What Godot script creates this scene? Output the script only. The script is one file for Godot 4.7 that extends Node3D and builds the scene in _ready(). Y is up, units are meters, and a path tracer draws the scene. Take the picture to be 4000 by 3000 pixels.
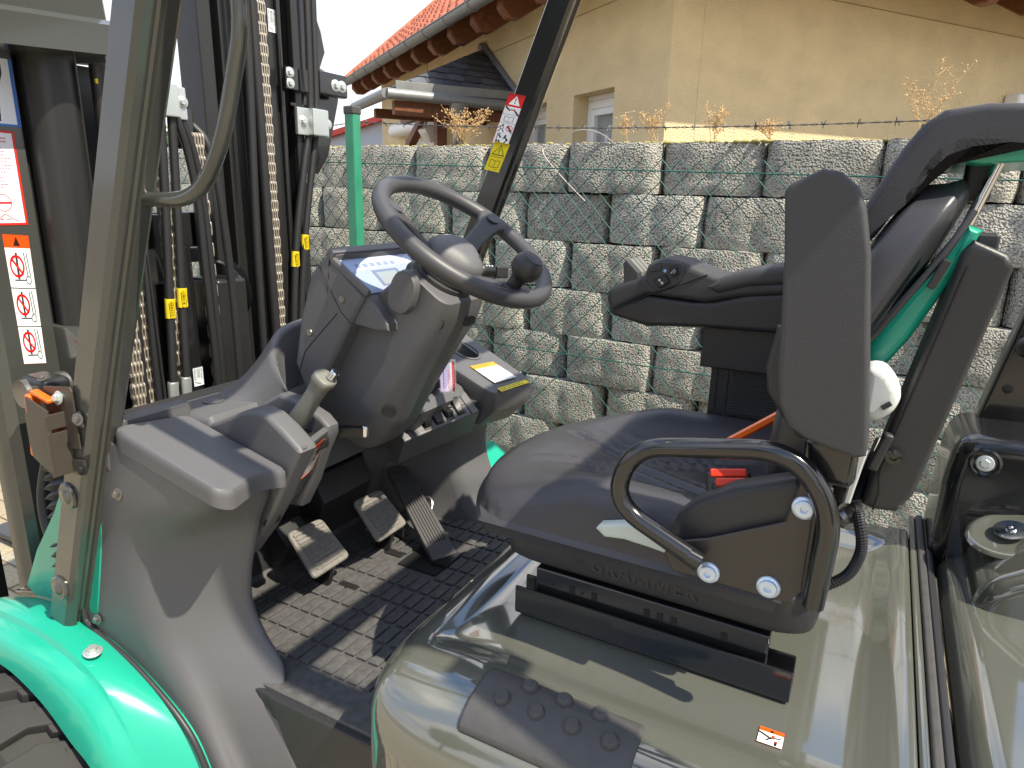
extends Node3D
# A forklift truck parked by a retaining wall: x runs towards the truck's rear, y up, z towards its left side, metres.

var M := {}
var rng := RandomNumberGenerator.new()

# ---------------------------------------------------------------- mesh tools
class MB:
	var v := PackedVector3Array()
	func tri(a: Vector3, b: Vector3, c: Vector3) -> void:
		v.push_back(a); v.push_back(b); v.push_back(c)
	func quad(a: Vector3, b: Vector3, c: Vector3, d: Vector3) -> void:
		tri(a, b, c); tri(a, c, d)
	func add(o: MB, t := Transform3D()) -> MB:
		for p in o.v:
			v.push_back(t * p)
		return self
	func moved(t: Transform3D) -> MB:
		var o := MB.new()
		return o.add(self, t)
	func grid(rows: Array, close_v := false) -> MB:
		for i in rows.size() - 1:
			var a: PackedVector3Array = rows[i]
			var b: PackedVector3Array = rows[i + 1]
			var n := a.size()
			for j in (n if close_v else n - 1):
				var k := (j + 1) % n
				quad(a[j], a[k], b[k], b[j])
		return self
	func fan(ring: PackedVector3Array, flip := false) -> MB:
		var c := Vector3.ZERO
		for p in ring:
			c += p
		c /= ring.size()
		for j in ring.size():
			var k := (j + 1) % ring.size()
			if flip:
				tri(c, ring[k], ring[j])
			else:
				tri(c, ring[j], ring[k])
		return self
	func loft(rows: Array, caps := true) -> MB:
		grid(rows, true)
		if caps:
			fan(rows[0], true)
			fan(rows[-1])
		return self
	func mesh(deg := 40.0) -> ArrayMesh:
		var n := v.size() / 3
		var fnv := PackedVector3Array(); fnv.resize(n)
		var at := {}
		var keys := []
		keys.resize(v.size())
		for i in n:
			var a := v[3 * i]
			fnv[i] = (v[3 * i + 2] - a).cross(v[3 * i + 1] - a)
			for j in 3:
				var q := v[3 * i + j] * 8000.0
				var k := Vector3i(roundi(q.x), roundi(q.y), roundi(q.z))
				keys[3 * i + j] = k
				if at.has(k):
					at[k].append(i)
				else:
					at[k] = [i]
		var lim := cos(deg_to_rad(deg))
		var nn := PackedVector3Array(); nn.resize(v.size())
		for i in n:
			var f := fnv[i].normalized()
			for j in 3:
				var s := Vector3.ZERO
				for m: int in at[keys[3 * i + j]]:
					if f.dot(fnv[m].normalized()) > lim:
						s += fnv[m]
				nn[3 * i + j] = s.normalized() if s.length_squared() > 1e-24 else Vector3.UP
		var arr := []
		arr.resize(Mesh.ARRAY_MAX)
		arr[Mesh.ARRAY_VERTEX] = v
		arr[Mesh.ARRAY_NORMAL] = nn
		var am := ArrayMesh.new()
		am.add_surface_from_arrays(Mesh.PRIMITIVE_TRIANGLES, arr)
		return am

func V(x: float, y: float, z: float) -> Vector3:
	return Vector3(x, y, z)

func pv(a: Array) -> PackedVector3Array:   # flat list x, y, z, x, y, z ...
	var o := PackedVector3Array()
	for i in range(0, a.size(), 3):
		o.push_back(Vector3(a[i], a[i + 1], a[i + 2]))
	return o

func p2(a: Array) -> PackedVector2Array:
	var o := PackedVector2Array()
	for i in range(0, a.size(), 2):
		o.push_back(Vector2(a[i], a[i + 1]))
	return o

func round_ring(p: PackedVector3Array, r: Variant, n := 4, closed := true) -> PackedVector3Array:   # corners of a polygon rounded by r
	var o := PackedVector3Array()
	var c := p.size()
	for i in c:
		if not closed and (i == 0 or i == c - 1):
			o.push_back(p[i])
			continue
		var a := p[(i + c - 1) % c] - p[i]
		var b := p[(i + 1) % c] - p[i]
		var rr: float = r[i] if r is Array else r
		var q0 := p[i] + a.normalized() * minf(rr, a.length() * 0.48)
		var q2 := p[i] + b.normalized() * minf(rr, b.length() * 0.48)
		for k in n + 1:
			var t := float(k) / n
			o.push_back(q0 * (1 - t) * (1 - t) + p[i] * 2 * t * (1 - t) + q2 * t * t)
	return o

func smooth_path(p: PackedVector3Array, k := 6) -> PackedVector3Array:   # Catmull-Rom through the points
	var o := PackedVector3Array()
	for i in p.size() - 1:
		var a := p[maxi(i - 1, 0)]
		var d := p[mini(i + 2, p.size() - 1)]
		for j in k:
			o.push_back(p[i].cubic_interpolate(p[i + 1], a, d, float(j) / k))
	o.push_back(p[-1])
	return o

func smooth_rows(rows: Array, k := 5) -> Array:
	var out := []
	var cols := []
	for j in rows[0].size():
		var c := PackedVector3Array()
		for r: PackedVector3Array in rows:
			c.push_back(r[j])
		cols.append(smooth_path(c, k))
	for i in cols[0].size():
		var r := PackedVector3Array()
		for c: PackedVector3Array in cols:
			r.push_back(c[i])
		out.append(r)
	return out

func rbox(size: Vector3, r: float, n := 3, at := Vector3.ZERO) -> MB:   # a box with rounded edges
	var m := MB.new()
	var h := size / 2.0
	r = minf(r, minf(h.x, minf(h.y, h.z)) * 0.999)
	var inner := h - Vector3.ONE * r
	for f in 6:
		var ax := f / 2
		var sg := 1.0 if f % 2 == 0 else -1.0
		var ua := (ax + 1) % 3
		var va := (ax + 2) % 3
		var ul := []
		var vl := []
		for i in n + 1:
			var t := tan(PI / 4 * (1.0 - float(i) / n))
			ul.append(-inner[ua] - r * t)
			vl.append(-inner[va] - r * t)
		for i in n + 1:
			var t := tan(PI / 4 * float(i) / n)
			ul.append(inner[ua] + r * t)
			vl.append(inner[va] + r * t)
		var rows := []
		for a: float in ul:
			var row := PackedVector3Array()
			for b: float in vl:
				var p := Vector3.ZERO
				p[ax] = sg * h[ax]; p[ua] = a; p[va] = b
				var q := p.clamp(-inner, inner)
				row.push_back(q + (p - q).normalized() * r + at)
			rows.append(row)
		if sg < 0:
			rows.reverse()
		m.grid(rows)
	return m

func inset(poly: PackedVector2Array, d: float) -> PackedVector2Array:
	var o := PackedVector2Array()
	var n := poly.size()
	for i in n:
		var a := (poly[i] - poly[(i + n - 1) % n]).normalized()
		var b := (poly[(i + 1) % n] - poly[i]).normalized()
		var na := Vector2(a.y, -a.x)
		var nb := Vector2(b.y, -b.x)
		var q := (na + nb)
		if q.length() < 0.2:
			q = na
		q = q.normalized()
		o.push_back(poly[i] + q * (d / maxf(0.4, q.dot(na))))
	return o

func prism(poly: PackedVector2Array, z0: float, z1: float, bevel := 0.0, steps := 2, rounded := 0.0, rn := 3) -> MB:   # polygon in x, y pushed along z, edges rounded over
	if rounded > 0.0:
		var p3 := PackedVector3Array()
		for p in poly:
			p3.push_back(Vector3(p.x, p.y, 0))
		poly = PackedVector2Array()
		for p in round_ring(p3, rounded, rn):
			poly.push_back(Vector2(p.x, p.y))
	if not Geometry2D.is_polygon_clockwise(poly):
		poly.reverse()
	var m := MB.new()
	var rings := []
	var zs := []
	var ins := []
	if bevel > 0.0:
		for i in steps + 1:
			var a := PI / 2 * float(i) / steps
			zs.append(z0 + bevel * (1 - cos(a))); ins.append(bevel * (1 - sin(a)))
		for i in steps + 1:
			var a := PI / 2 * float(steps - i) / steps
			zs.append(z1 - bevel * (1 - cos(a))); ins.append(bevel * (1 - sin(a)))
	else:
		zs = [z0, z1]; ins = [0.0, 0.0]
	for i in zs.size():
		var q := inset(poly, ins[i]) if ins[i] > 0 else poly
		var row := PackedVector3Array()
		for p in q:
			row.push_back(Vector3(p.x, p.y, zs[i]))
		rings.append(row)
	m.grid(rings, true)
	for e in 2:
		var row: PackedVector3Array = rings[0] if e == 0 else rings[-1]
		var q := PackedVector2Array()
		for p in row:
			q.push_back(Vector2(p.x, p.y))
		var ix := Geometry2D.triangulate_polygon(q)
		if ix.is_empty():
			m.fan(row, e == 0)
		for i in range(0, ix.size(), 3):
			var a := row[ix[i]]; var b := row[ix[i + 1]]; var c := row[ix[i + 2]]
			var up := (c - a).cross(b - a).z > 0
			if up == (e == 1):
				m.tri(a, b, c)
			else:
				m.tri(a, c, b)
	return m

func lathe(prof: PackedVector2Array, n := 20) -> MB:   # profile of (radius, height) turned about y
	var m := MB.new()
	var rows := []
	for p in prof:
		var row := PackedVector3Array()
		for j in n:
			var a := TAU * j / n
			row.push_back(Vector3(p.x * cos(a), p.y, p.x * sin(a)))
		rows.append(row)
	m.grid(rows, true)
	if prof[0].x > 1e-5:
		m.fan(rows[0], true)
	if prof[-1].x > 1e-5:
		m.fan(rows[-1])
	return m

func frames(path: PackedVector3Array, closed := false) -> Array:
	var out := []
	var n := path.size()
	var side := Vector3.ZERO
	for i in n:
		var a := path[(i + n - 1) % n] if closed else path[maxi(i - 1, 0)]
		var b := path[(i + 1) % n] if closed else path[mini(i + 1, n - 1)]
		var t := (b - a).normalized()
		if side == Vector3.ZERO:
			side = t.cross(Vector3.UP if absf(t.y) < 0.9 else Vector3.RIGHT).normalized()
		side = (side - t * side.dot(t)).normalized()
		out.append([side, side.cross(t), t])
	return out

func tube(path: PackedVector3Array, r: Variant, sides := 8, bend := 0.0, bn := 6, caps := true) -> MB:
	if bend > 0.0:
		path = round_ring(path, bend, bn, false)
	var m := MB.new()
	var fr := frames(path)
	var rows := []
	for i in path.size():
		var row := PackedVector3Array()
		var rr: float = r[i] if r is Array else r
		for j in sides:
			var a := TAU * j / sides
			row.push_back(path[i] + (fr[i][0] * cos(a) + fr[i][1] * sin(a)) * rr)
		rows.append(row)
	m.loft(rows, caps)
	return m

func up_to(at: Vector3, dir: Vector3) -> Transform3D:   # turns +y to dir
	var y := dir.normalized()
	var x := y.cross(Vector3.BACK if absf(y.z) < 0.9 else Vector3.RIGHT).normalized()
	return Transform3D(Basis(x, y, x.cross(y)), at)

func cyl(r: float, h: float, n := 16, ch := 0.0) -> MB:
	if ch > 0.0:
		return lathe(p2([r - ch, 0, r, ch, r, h - ch, r - ch, h]), n)
	return lathe(p2([r, 0, r, h]), n)

func bolt(at: Vector3, dir: Vector3, r := 0.009, washer := true) -> MB:   # hexagon head on a washer
	var m := MB.new()
	var t := up_to(at, dir)
	if washer:
		m.add(lathe(p2([r * 1.7, 0, r * 1.7, r * 0.22, r * 1.5, r * 0.34, 0, r * 0.34]), 18), t)
	m.add(lathe(p2([r, r * 0.3, r, r * 1.0, r * 0.85, r * 1.2, 0, r * 1.22]), 6), t)
	return m

# ---------------------------------------------------------------- nodes
var taken := {}
func numbered(called: String) -> String:
	var k: int = taken.get(called, 0)
	taken[called] = k + 1
	return called if k == 0 else "%s_%03d" % [called, k]

func thing(called: String, label: String, category: String, at := Vector3.ZERO, group := "", kind := "") -> Node3D:
	var o := Node3D.new()
	o.name = numbered(called)
	add_child(o)
	o.position = at
	metas(o, label, category, group, kind)
	return o

func metas(o: Node3D, label: String, category: String, group := "", kind := "") -> void:
	if label: o.set_meta("label", label)
	if category: o.set_meta("category", category)
	if group: o.set_meta("group", group)
	if kind: o.set_meta("kind", kind)

func put(called: String, shape: Variant, mat: Material, parent: Node3D = null, deg := 40.0, here := true) -> MeshInstance3D:   # a mesh given in world metres under a thing or a part
	var o := MeshInstance3D.new()
	o.mesh = shape.mesh(deg) if shape is MB else shape
	o.material_override = mat
	if parent == null:
		o.name = numbered(called)
		add_child(o)
	else:
		o.name = called
		parent.add_child(o, true)
		if here:
			var at := Vector3.ZERO
			var q: Node = parent
			while q != self:
				at += (q as Node3D).position
				q = q.get_parent()
			o.position = -at
	return o

func copy_at(called: String, mesh: Mesh, mat: Material, parent: Node3D, t: Transform3D) -> MeshInstance3D:
	var o := MeshInstance3D.new()
	o.mesh = mesh
	o.material_override = mat
	o.name = called
	parent.add_child(o, true)
	var at := Vector3.ZERO
	var q: Node = parent
	while q != self:
		at += (q as Node3D).position
		q = q.get_parent()
	o.transform = t
	o.position -= at
	return o

# ---------------------------------------------------------------- flat print
class Paper:   # a small drawing: the print on a label
	var im: Image
	var w: int
	var h: int
	func _init(ww: int, hh: int, c: Color) -> void:
		w = ww; h = hh
		im = Image.create_empty(ww, hh, false, Image.FORMAT_RGB8)
		im.fill(c)
	func rect(x: float, y: float, ww: float, hh: float, c: Color) -> Paper:
		im.fill_rect(Rect2i(int(x), int(y), maxi(1, int(ww)), maxi(1, int(hh))), c)
		return self
	func poly(a: Array, c: Color) -> Paper:
		var p := PackedVector2Array()
		for i in range(0, a.size(), 2):
			p.push_back(Vector2(a[i], a[i + 1]))
		var lo := p[0]; var hi := p[0]
		for q in p:
			lo = lo.min(q); hi = hi.max(q)
		for y in range(maxi(0, int(lo.y)), mini(h, int(hi.y) + 1)):
			for x in range(maxi(0, int(lo.x)), mini(w, int(hi.x) + 1)):
				if Geometry2D.is_point_in_polygon(Vector2(x + 0.5, y + 0.5), p):
					im.set_pixel(x, y, c)
		return self
	func line(x0: float, y0: float, x1: float, y1: float, t: float, c: Color) -> Paper:
		var d := Vector2(x1 - x0, y1 - y0).normalized() * t / 2
		var n := Vector2(-d.y, d.x)
		return poly([x0 + n.x - d.x, y0 + n.y - d.y, x1 + n.x + d.x, y1 + n.y + d.y, x1 - n.x + d.x, y1 - n.y + d.y, x0 - n.x - d.x, y0 - n.y - d.y], c)
	func ring(cx: float, cy: float, r: float, t: float, c: Color) -> Paper:
		for y in range(maxi(0, int(cy - r - 1)), mini(h, int(cy + r + 2))):
			for x in range(maxi(0, int(cx - r - 1)), mini(w, int(cx + r + 2))):
				var d := Vector2(x + 0.5 - cx, y + 0.5 - cy).length()
				if d <= r and d >= r - t:
					im.set_pixel(x, y, c)
		return self
	func lines(x: float, y: float, ww: float, n: int, gap: float, t: float, c: Color, r: RandomNumberGenerator) -> Paper:   # small print
		for i in n:
			var xx := x
			while xx < x + ww * r.randf_range(0.75, 1.0):
				var l := r.randf_range(3, 11)
				rect(xx, y + i * gap, minf(l, x + ww - xx), t, c)
				xx += l + 2.0
		return self
	func bars(x: float, y: float, ww: float, hh: float, c: Color, r: RandomNumberGenerator, across := false) -> Paper:
		var at := 0.0
		while at < (hh if across else ww):
			var l := r.randf_range(1, 3.2)
			if across:
				rect(x, y + at, ww, l, c)
			else:
				rect(x + at, y, l, hh, c)
			at += l + r.randf_range(1, 2.6)
		return self

func sticker(called: String, pic: Paper, tl: Vector3, tr: Vector3, bl: Vector3, br: Vector3, parent: Node3D, rough := 0.35) -> MeshInstance3D:   # a thin film with its print
	var key := called + str(pic.get_instance_id())
	if not M.has(key):
		var m := StandardMaterial3D.new()
		m.albedo_texture = ImageTexture.create_from_image(pic.im)
		m.roughness = rough
		M[key] = m
	var n := (tr - tl).cross(bl - tl).normalized() * -0.0006
	var arr := []
	arr.resize(Mesh.ARRAY_MAX)
	var vs := PackedVector3Array()
	var us := PackedVector2Array()
	var add := func(a: Vector3, b: Vector3, c: Vector3, d: Vector3, u: PackedVector2Array) -> void:
		for k in [0, 1, 2, 0, 2, 3]:
			vs.push_back([a, b, c, d][k]); us.push_back(u[k])
	add.call(tl, tr, br, bl, PackedVector2Array([Vector2(0, 0), Vector2(1, 0), Vector2(1, 1), Vector2(0, 1)]))
	var e := PackedVector2Array([Vector2(0, 0), Vector2(0, 0), Vector2(0, 0.01), Vector2(0, 0.01)])
	var q := [tl, tr, br, bl]
	for k in 4:
		add.call(q[k], q[k] + n, q[(k + 1) % 4] + n, q[(k + 1) % 4], e)
	arr[Mesh.ARRAY_VERTEX] = vs
	arr[Mesh.ARRAY_TEX_UV] = us
	var ns := PackedVector3Array()
	for i in range(0, vs.size(), 3):
		var f := (vs[i + 2] - vs[i]).cross(vs[i + 1] - vs[i]).normalized()
		for k in 3:
			ns.push_back(f)
	arr[Mesh.ARRAY_NORMAL] = ns
	var am := ArrayMesh.new()
	am.add_surface_from_arrays(Mesh.PRIMITIVE_TRIANGLES, arr)
	return put(called, am, M[key], parent)

# ---------------------------------------------------------------- materials
func mat(r: float, g: float, b: float, rough: float, metal := 0.0, extra := {}) -> StandardMaterial3D:   # linear base colour
	var m := StandardMaterial3D.new()
	m.albedo_color = Color(r, g, b).linear_to_srgb()
	m.roughness = rough
	m.metallic = metal
	for k: String in extra:
		m.set(k, extra[k])
	return m

func noise_tex(freq: float, size := 512, octaves := 4, normal := false, strength := 4.0, kind := FastNoiseLite.TYPE_SIMPLEX_SMOOTH, ramp: Array = [], sd := 1) -> NoiseTexture2D:
	var n := FastNoiseLite.new()
	n.noise_type = kind
	n.seed = sd
	n.frequency = freq
	n.fractal_octaves = octaves
	if kind == FastNoiseLite.TYPE_CELLULAR:
		n.cellular_return_type = FastNoiseLite.RETURN_DISTANCE
	var t := NoiseTexture2D.new()
	t.noise = n
	t.width = size
	t.height = size
	t.seamless = true
	t.as_normal_map = normal
	t.bump_strength = strength
	if ramp.size():
		var g := Gradient.new()
		var offs := PackedFloat32Array()
		var cols := PackedColorArray()
		for i in range(0, ramp.size(), 2):
			offs.push_back(ramp[i])
			var c: Color = ramp[i + 1]
			cols.push_back(c.linear_to_srgb())
		g.offsets = offs
		g.colors = cols
		t.color_ramp = g
	return t

func tri_map(m: StandardMaterial3D, metres: float, world := true) -> StandardMaterial3D:   # one texture repeat every so many metres
	m.uv1_triplanar = true
	m.uv1_world_triplanar = world
	m.uv1_scale = Vector3.ONE / metres
	return m

func grey(g: float) -> Color:
	return Color(g, g, g)

func make_materials() -> void:
	var fine := noise_tex(0.16, 256, 2, true, 1.6, FastNoiseLite.TYPE_SIMPLEX_SMOOTH, [], 3)
	var leather := noise_tex(0.09, 512, 3, true, 3.0, FastNoiseLite.TYPE_CELLULAR, [], 4)
	var smudge := noise_tex(0.008, 512, 4, false, 1.0, FastNoiseLite.TYPE_SIMPLEX_SMOOTH, [0.0, grey(0.75), 0.5, grey(0.95), 1.0, grey(1.0)], 6)
	M.plastic = tri_map(mat(0.098, 0.098, 0.104, 0.52, 0, {"normal_enabled": true, "normal_texture": fine, "normal_scale": 0.22}), 0.1)
	M.black_plastic = tri_map(mat(0.026, 0.026, 0.028, 0.45, 0, {"normal_enabled": true, "normal_texture": fine, "normal_scale": 0.2}), 0.1)
	M.rim = tri_map(mat(0.05, 0.05, 0.054, 0.45, 0, {"normal_enabled": true, "normal_texture": fine, "normal_scale": 0.2}), 0.08)
	M.dark = mat(0.006, 0.006, 0.006, 0.7)
	M.leather = tri_map(mat(0.042, 0.041, 0.046, 0.38, 0, {"normal_enabled": true, "normal_texture": leather, "normal_scale": 0.16}), 0.12)
	M.pad = tri_map(mat(0.042, 0.042, 0.045, 0.58, 0, {"normal_enabled": true, "normal_texture": fine, "normal_scale": 0.25}), 0.1)
	var peel := noise_tex(0.012, 512, 2, true, 0.8, FastNoiseLite.TYPE_SIMPLEX_SMOOTH, [], 8)
	var dusty := noise_tex(0.02, 512, 5, false, 1.0, FastNoiseLite.TYPE_SIMPLEX_SMOOTH, [0.0, grey(0.16), 0.55, grey(0.2), 1.0, grey(0.5)], 9)
	M.paint = tri_map(mat(0.095, 0.098, 0.082, 0.08, 0, {"metallic_specular": 0.7, "normal_enabled": true, "normal_texture": peel, "normal_scale": 0.02, "clearcoat_enabled": true, "clearcoat": 1.0, "clearcoat_roughness": 0.03}), 0.8)
	M.pillar = tri_map(mat(0.05, 0.052, 0.047, 0.22, 0, {"normal_enabled": true, "normal_texture": peel, "normal_scale": 0.1, "clearcoat_enabled": true, "clearcoat": 0.5, "clearcoat_roughness": 0.08}), 0.35)
	M.black_paint = tri_map(mat(0.012, 0.012, 0.013, 0.18, 0, {"normal_enabled": true, "normal_texture": peel, "normal_scale": 0.06, "clearcoat_enabled": true, "clearcoat": 0.5, "clearcoat_roughness": 0.05}), 0.4)
	M.mast = tri_map(mat(0.018, 0.018, 0.018, 0.32, 0, {"normal_enabled": true, "normal_texture": peel, "normal_scale": 0.12}), 0.3)
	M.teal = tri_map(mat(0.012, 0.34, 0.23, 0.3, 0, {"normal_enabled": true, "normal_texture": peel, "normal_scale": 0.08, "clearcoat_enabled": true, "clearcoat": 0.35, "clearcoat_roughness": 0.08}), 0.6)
	M.rubber = tri_map(mat(0.06, 0.058, 0.058, 0.62, 0, {"normal_enabled": true, "normal_texture": fine, "normal_scale": 0.3, "albedo_texture": smudge}), 0.12)
	M.mat_rubber = tri_map(mat(0.095, 0.092, 0.092, 0.72, 0, {"albedo_texture": noise_tex(0.02, 512, 5, false, 1.0, FastNoiseLite.TYPE_SIMPLEX_SMOOTH, [0.0, grey(0.55), 0.5, grey(0.8), 1.0, grey(1.0)], 12), "normal_enabled": true, "normal_texture": fine, "normal_scale": 0.2}), 0.25)
	M.pedal = tri_map(mat(0.22, 0.205, 0.185, 0.7, 0, {"albedo_texture": noise_tex(0.03, 256, 4, false, 1.0, FastNoiseLite.TYPE_SIMPLEX_SMOOTH, [0.0, grey(0.55), 1.0, grey(1.0)], 13)}), 0.12)
	M.tyre = tri_map(mat(0.03, 0.029, 0.028, 0.8, 0, {"albedo_texture": smudge}), 0.3)
	M.hose = tri_map(mat(0.016, 0.016, 0.017, 0.5, 0, {"normal_enabled": true, "normal_texture": fine, "normal_scale": 0.5}), 0.1)
	M.steel = mat(0.22, 0.21, 0.2, 0.32, 0.8)
	M.zinc = tri_map(mat(0.62, 0.66, 0.64, 0.38, 0.75, {"roughness_texture": dusty}), 0.2)
	M.zinc.roughness_texture = null
	M.chain = tri_map(mat(0.7, 0.63, 0.53, 0.36, 0.6, {"albedo_texture": noise_tex(0.05, 256, 3, false, 1.0, FastNoiseLite.TYPE_SIMPLEX_SMOOTH, [0.0, grey(0.5), 1.0, grey(1.0)], 14)}), 0.15)
	M.chrome = mat(0.75, 0.75, 0.76, 0.12, 1.0)
	M.white_plastic = mat(0.62, 0.64, 0.62, 0.45)
	M.pale_plastic = mat(0.5, 0.56, 0.52, 0.4)
	M.red = mat(0.75, 0.035, 0.008, 0.35)
	M.orange = mat(0.75, 0.13, 0.01, 0.25)
	M.yellow = mat(0.78, 0.6, 0.02, 0.45)
	M.switch_black = mat(0.012, 0.012, 0.013, 0.35)
	M.lever = mat(0.16, 0.16, 0.14, 0.5)
	M.print_white = mat(0.8, 0.8, 0.8, 0.5)
	M.emboss = mat(0.025, 0.025, 0.027, 0.4)
	M.glass = StandardMaterial3D.new()
	M.glass.transparency = BaseMaterial3D.TRANSPARENCY_ALPHA
	M.glass.albedo_color = Color(0.9, 0.95, 1.0, 0.12)
	M.glass.roughness = 0.05
	# the place
	var speck := noise_tex(0.14, 1024, 2, false, 1.0, FastNoiseLite.TYPE_CELLULAR, [0.0, Color(0.72, 0.71, 0.67), 0.35, Color(0.54, 0.53, 0.49), 0.6, Color(0.30, 0.295, 0.27), 1.0, Color(0.05, 0.048, 0.043)], 20)
	var speck_n := noise_tex(0.14, 1024, 2, true, 12.0, FastNoiseLite.TYPE_CELLULAR, [], 20)
	M.concrete = []
	for k in 3:
		M.concrete.append(tri_map(mat([0.95, 0.8, 0.88][k], [0.95, 0.79, 0.86][k], [0.92, 0.75, 0.8][k], 0.95, 0, {"albedo_texture": speck, "normal_enabled": true, "normal_texture": speck_n, "normal_scale": 1.0}), 1.1))
	M.moss = tri_map(mat(0.75, 0.62, 0.3, 0.95, 0, {"albedo_texture": speck, "normal_enabled": true, "normal_texture": speck_n, "normal_scale": 1.0}), 1.1)
	var stucco := noise_tex(0.12, 1024, 4, true, 6.0, FastNoiseLite.TYPE_SIMPLEX_SMOOTH, [], 22)
	M.stucco = tri_map(mat(0.76, 0.615, 0.36, 0.95, 0, {"albedo_texture": noise_tex(0.012, 512, 5, false, 1.0, FastNoiseLite.TYPE_SIMPLEX_SMOOTH, [0.0, grey(0.8), 1.0, grey(1.0)], 23), "normal_enabled": true, "normal_texture": stucco, "normal_scale": 0.8}), 2.2)
	M.roof_tile = []
	for k in 3:
		M.roof_tile.append(tri_map(mat([0.44, 0.38, 0.48][k], [0.135, 0.115, 0.155][k], [0.072, 0.06, 0.085][k], 0.7, 0, {"albedo_texture": smudge}), 0.8))
	M.slate = []
	for k in 3:
		M.slate.append(tri_map(mat([0.075, 0.095, 0.06][k], [0.08, 0.1, 0.064][k], [0.09, 0.115, 0.075][k], 0.42, 0, {"albedo_texture": smudge}), 0.3))
	M.wood = tri_map(mat(0.24, 0.085, 0.034, 0.55, 0, {"albedo_texture": noise_tex(0.02, 512, 5, false, 1.0, FastNoiseLite.TYPE_SIMPLEX_SMOOTH, [0.0, grey(0.4), 1.0, grey(1.0)], 24)}), 0.7)
	M.gutter = tri_map(mat(0.25, 0.26, 0.255, 0.5, 0.5, {"albedo_texture": smudge}), 0.5)
	M.frame = mat(0.78, 0.78, 0.76, 0.35)
	M.curtain = mat(0.4, 0.42, 0.38, 0.9)
	M.room = mat(0.12, 0.13, 0.13, 0.9)
	M.post = tri_map(mat(0.035, 0.26, 0.15, 0.4, 0, {"albedo_texture": smudge}), 0.5)
	M.wire = mat(0.018, 0.105, 0.09, 0.5, 0.0, {"metallic_specular": 0.3})
	M.galv = mat(0.1, 0.1, 0.1, 0.5, 0.5)
	M.paver = []
	for k in 4:
		M.paver.append(tri_map(mat([0.42, 0.36, 0.46, 0.38][k], [0.36, 0.3, 0.38, 0.34][k], [0.25, 0.2, 0.25, 0.26][k], 0.9, 0, {"albedo_texture": noise_tex(0.05, 512, 4, false, 1.0, FastNoiseLite.TYPE_SIMPLEX_SMOOTH, [0.0, grey(0.65), 1.0, grey(1.0)], 30)}), 0.5))
	M.sand = tri_map(mat(0.3, 0.25, 0.18, 1.0, 0, {"albedo_texture": noise_tex(0.06, 512, 4, false, 1.0, FastNoiseLite.TYPE_SIMPLEX_SMOOTH, [0.0, grey(0.5), 1.0, grey(1.0)], 31)}), 0.6)
	M.dry = mat(0.6, 0.4, 0.19, 0.9)
	M.leaf = []
	for k in 3:
		M.leaf.append(mat([0.06, 0.09, 0.04][k], [0.12, 0.16, 0.085][k], [0.025, 0.035, 0.02][k], 0.7, 0, {"backlight_enabled": true, "backlight": Color(0.1, 0.14, 0.03)}))
	M.bark = mat(0.1, 0.075, 0.05, 0.95)

func make_sky() -> Sky:   # broken cloud, whitish low down
	var w := 1024
	var h := 512
	var im := Image.create_empty(w, h, false, Image.FORMAT_RGBF)
	var n := FastNoiseLite.new()
	n.seed = 11
	n.noise_type = FastNoiseLite.TYPE_SIMPLEX_SMOOTH
	n.frequency = 1.5
	n.fractal_octaves = 5
	n.fractal_gain = 0.52
	var n2 := FastNoiseLite.new()
	n2.seed = 5
	n2.noise_type = FastNoiseLite.TYPE_SIMPLEX_SMOOTH
	n2.frequency = 2.6
	n2.fractal_octaves = 4
	for y in h:
		var el := PI * (0.5 - (y + 0.5) / h)
		for x in w:
			var az := TAU * (x + 0.5) / w
			var d := Vector3(cos(el) * sin(az), sin(el), -cos(el) * cos(az))
			var c: Color
			if d.y < -0.02:
				c = Color(0.3, 0.29, 0.26)
			else:
				var e := clampf(d.y, 0.0, 1.0)
				var blue := Color(0.13, 0.26, 0.54).lerp(Color(0.56, 0.62, 0.7), pow(1.0 - e, 3.0))
				var q := Vector3(d.x, d.y * 2.2 + 0.3, d.z) * (1.0 / (0.45 + d.y))
				var a := n.get_noise_3dv(q) * 0.9 + 0.16 + 0.45 * pow(1.0 - e, 4.0)
				var cov := smoothstep(-0.06, 0.30, a)
				var shade := clampf(n2.get_noise_3dv(q * 0.9 + Vector3(3, 1, 2)) * 1.3 + 0.55, 0.0, 1.0)
				var cloud := Color(0.40, 0.42, 0.47).lerp(Color(0.60, 0.60, 0.605).lerp(Color(1.0, 0.98, 0.96), smoothstep(0.15, 0.6, e)), shade)
				c = blue.lerp(cloud, cov)
			im.set_pixel(x, y, c)
	var m := PanoramaSkyMaterial.new()
	m.panorama = ImageTexture.create_from_image(im)
	var s := Sky.new()
	s.sky_material = m
	return s

func make_view() -> void:
	var cam := Camera3D.new()
	cam.name = "camera"
	cam.position = V(0, 1.55, 1.1)
	cam.rotation_degrees = Vector3(-15.5, 28.0, 1.45)
	cam.fov = 58.68
	cam.near = 0.05
	cam.far = 600.0
	add_child(cam)
	var we := WorldEnvironment.new()
	we.name = "world"
	var e := Environment.new()
	e.background_mode = Environment.BG_SKY
	e.sky = make_sky()
	e.tonemap_mode = Environment.TONE_MAPPER_LINEAR
	e.tonemap_exposure = 2.25
	e.sdfgi_enabled = true
	e.ssao_enabled = true
	e.ssil_enabled = true
	we.environment = e
	add_child(we)
	var sun := DirectionalLight3D.new()
	sun.name = "sun"
	sun.light_energy = 1.15
	sun.light_color = Color(1.0, 0.96, 0.88)
	sun.light_angular_distance = 0.6
	sun.shadow_enabled = true
	add_child(sun)
	sun.look_at_from_position(V(0.7, 1.0, 0.1), Vector3.ZERO)

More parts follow.
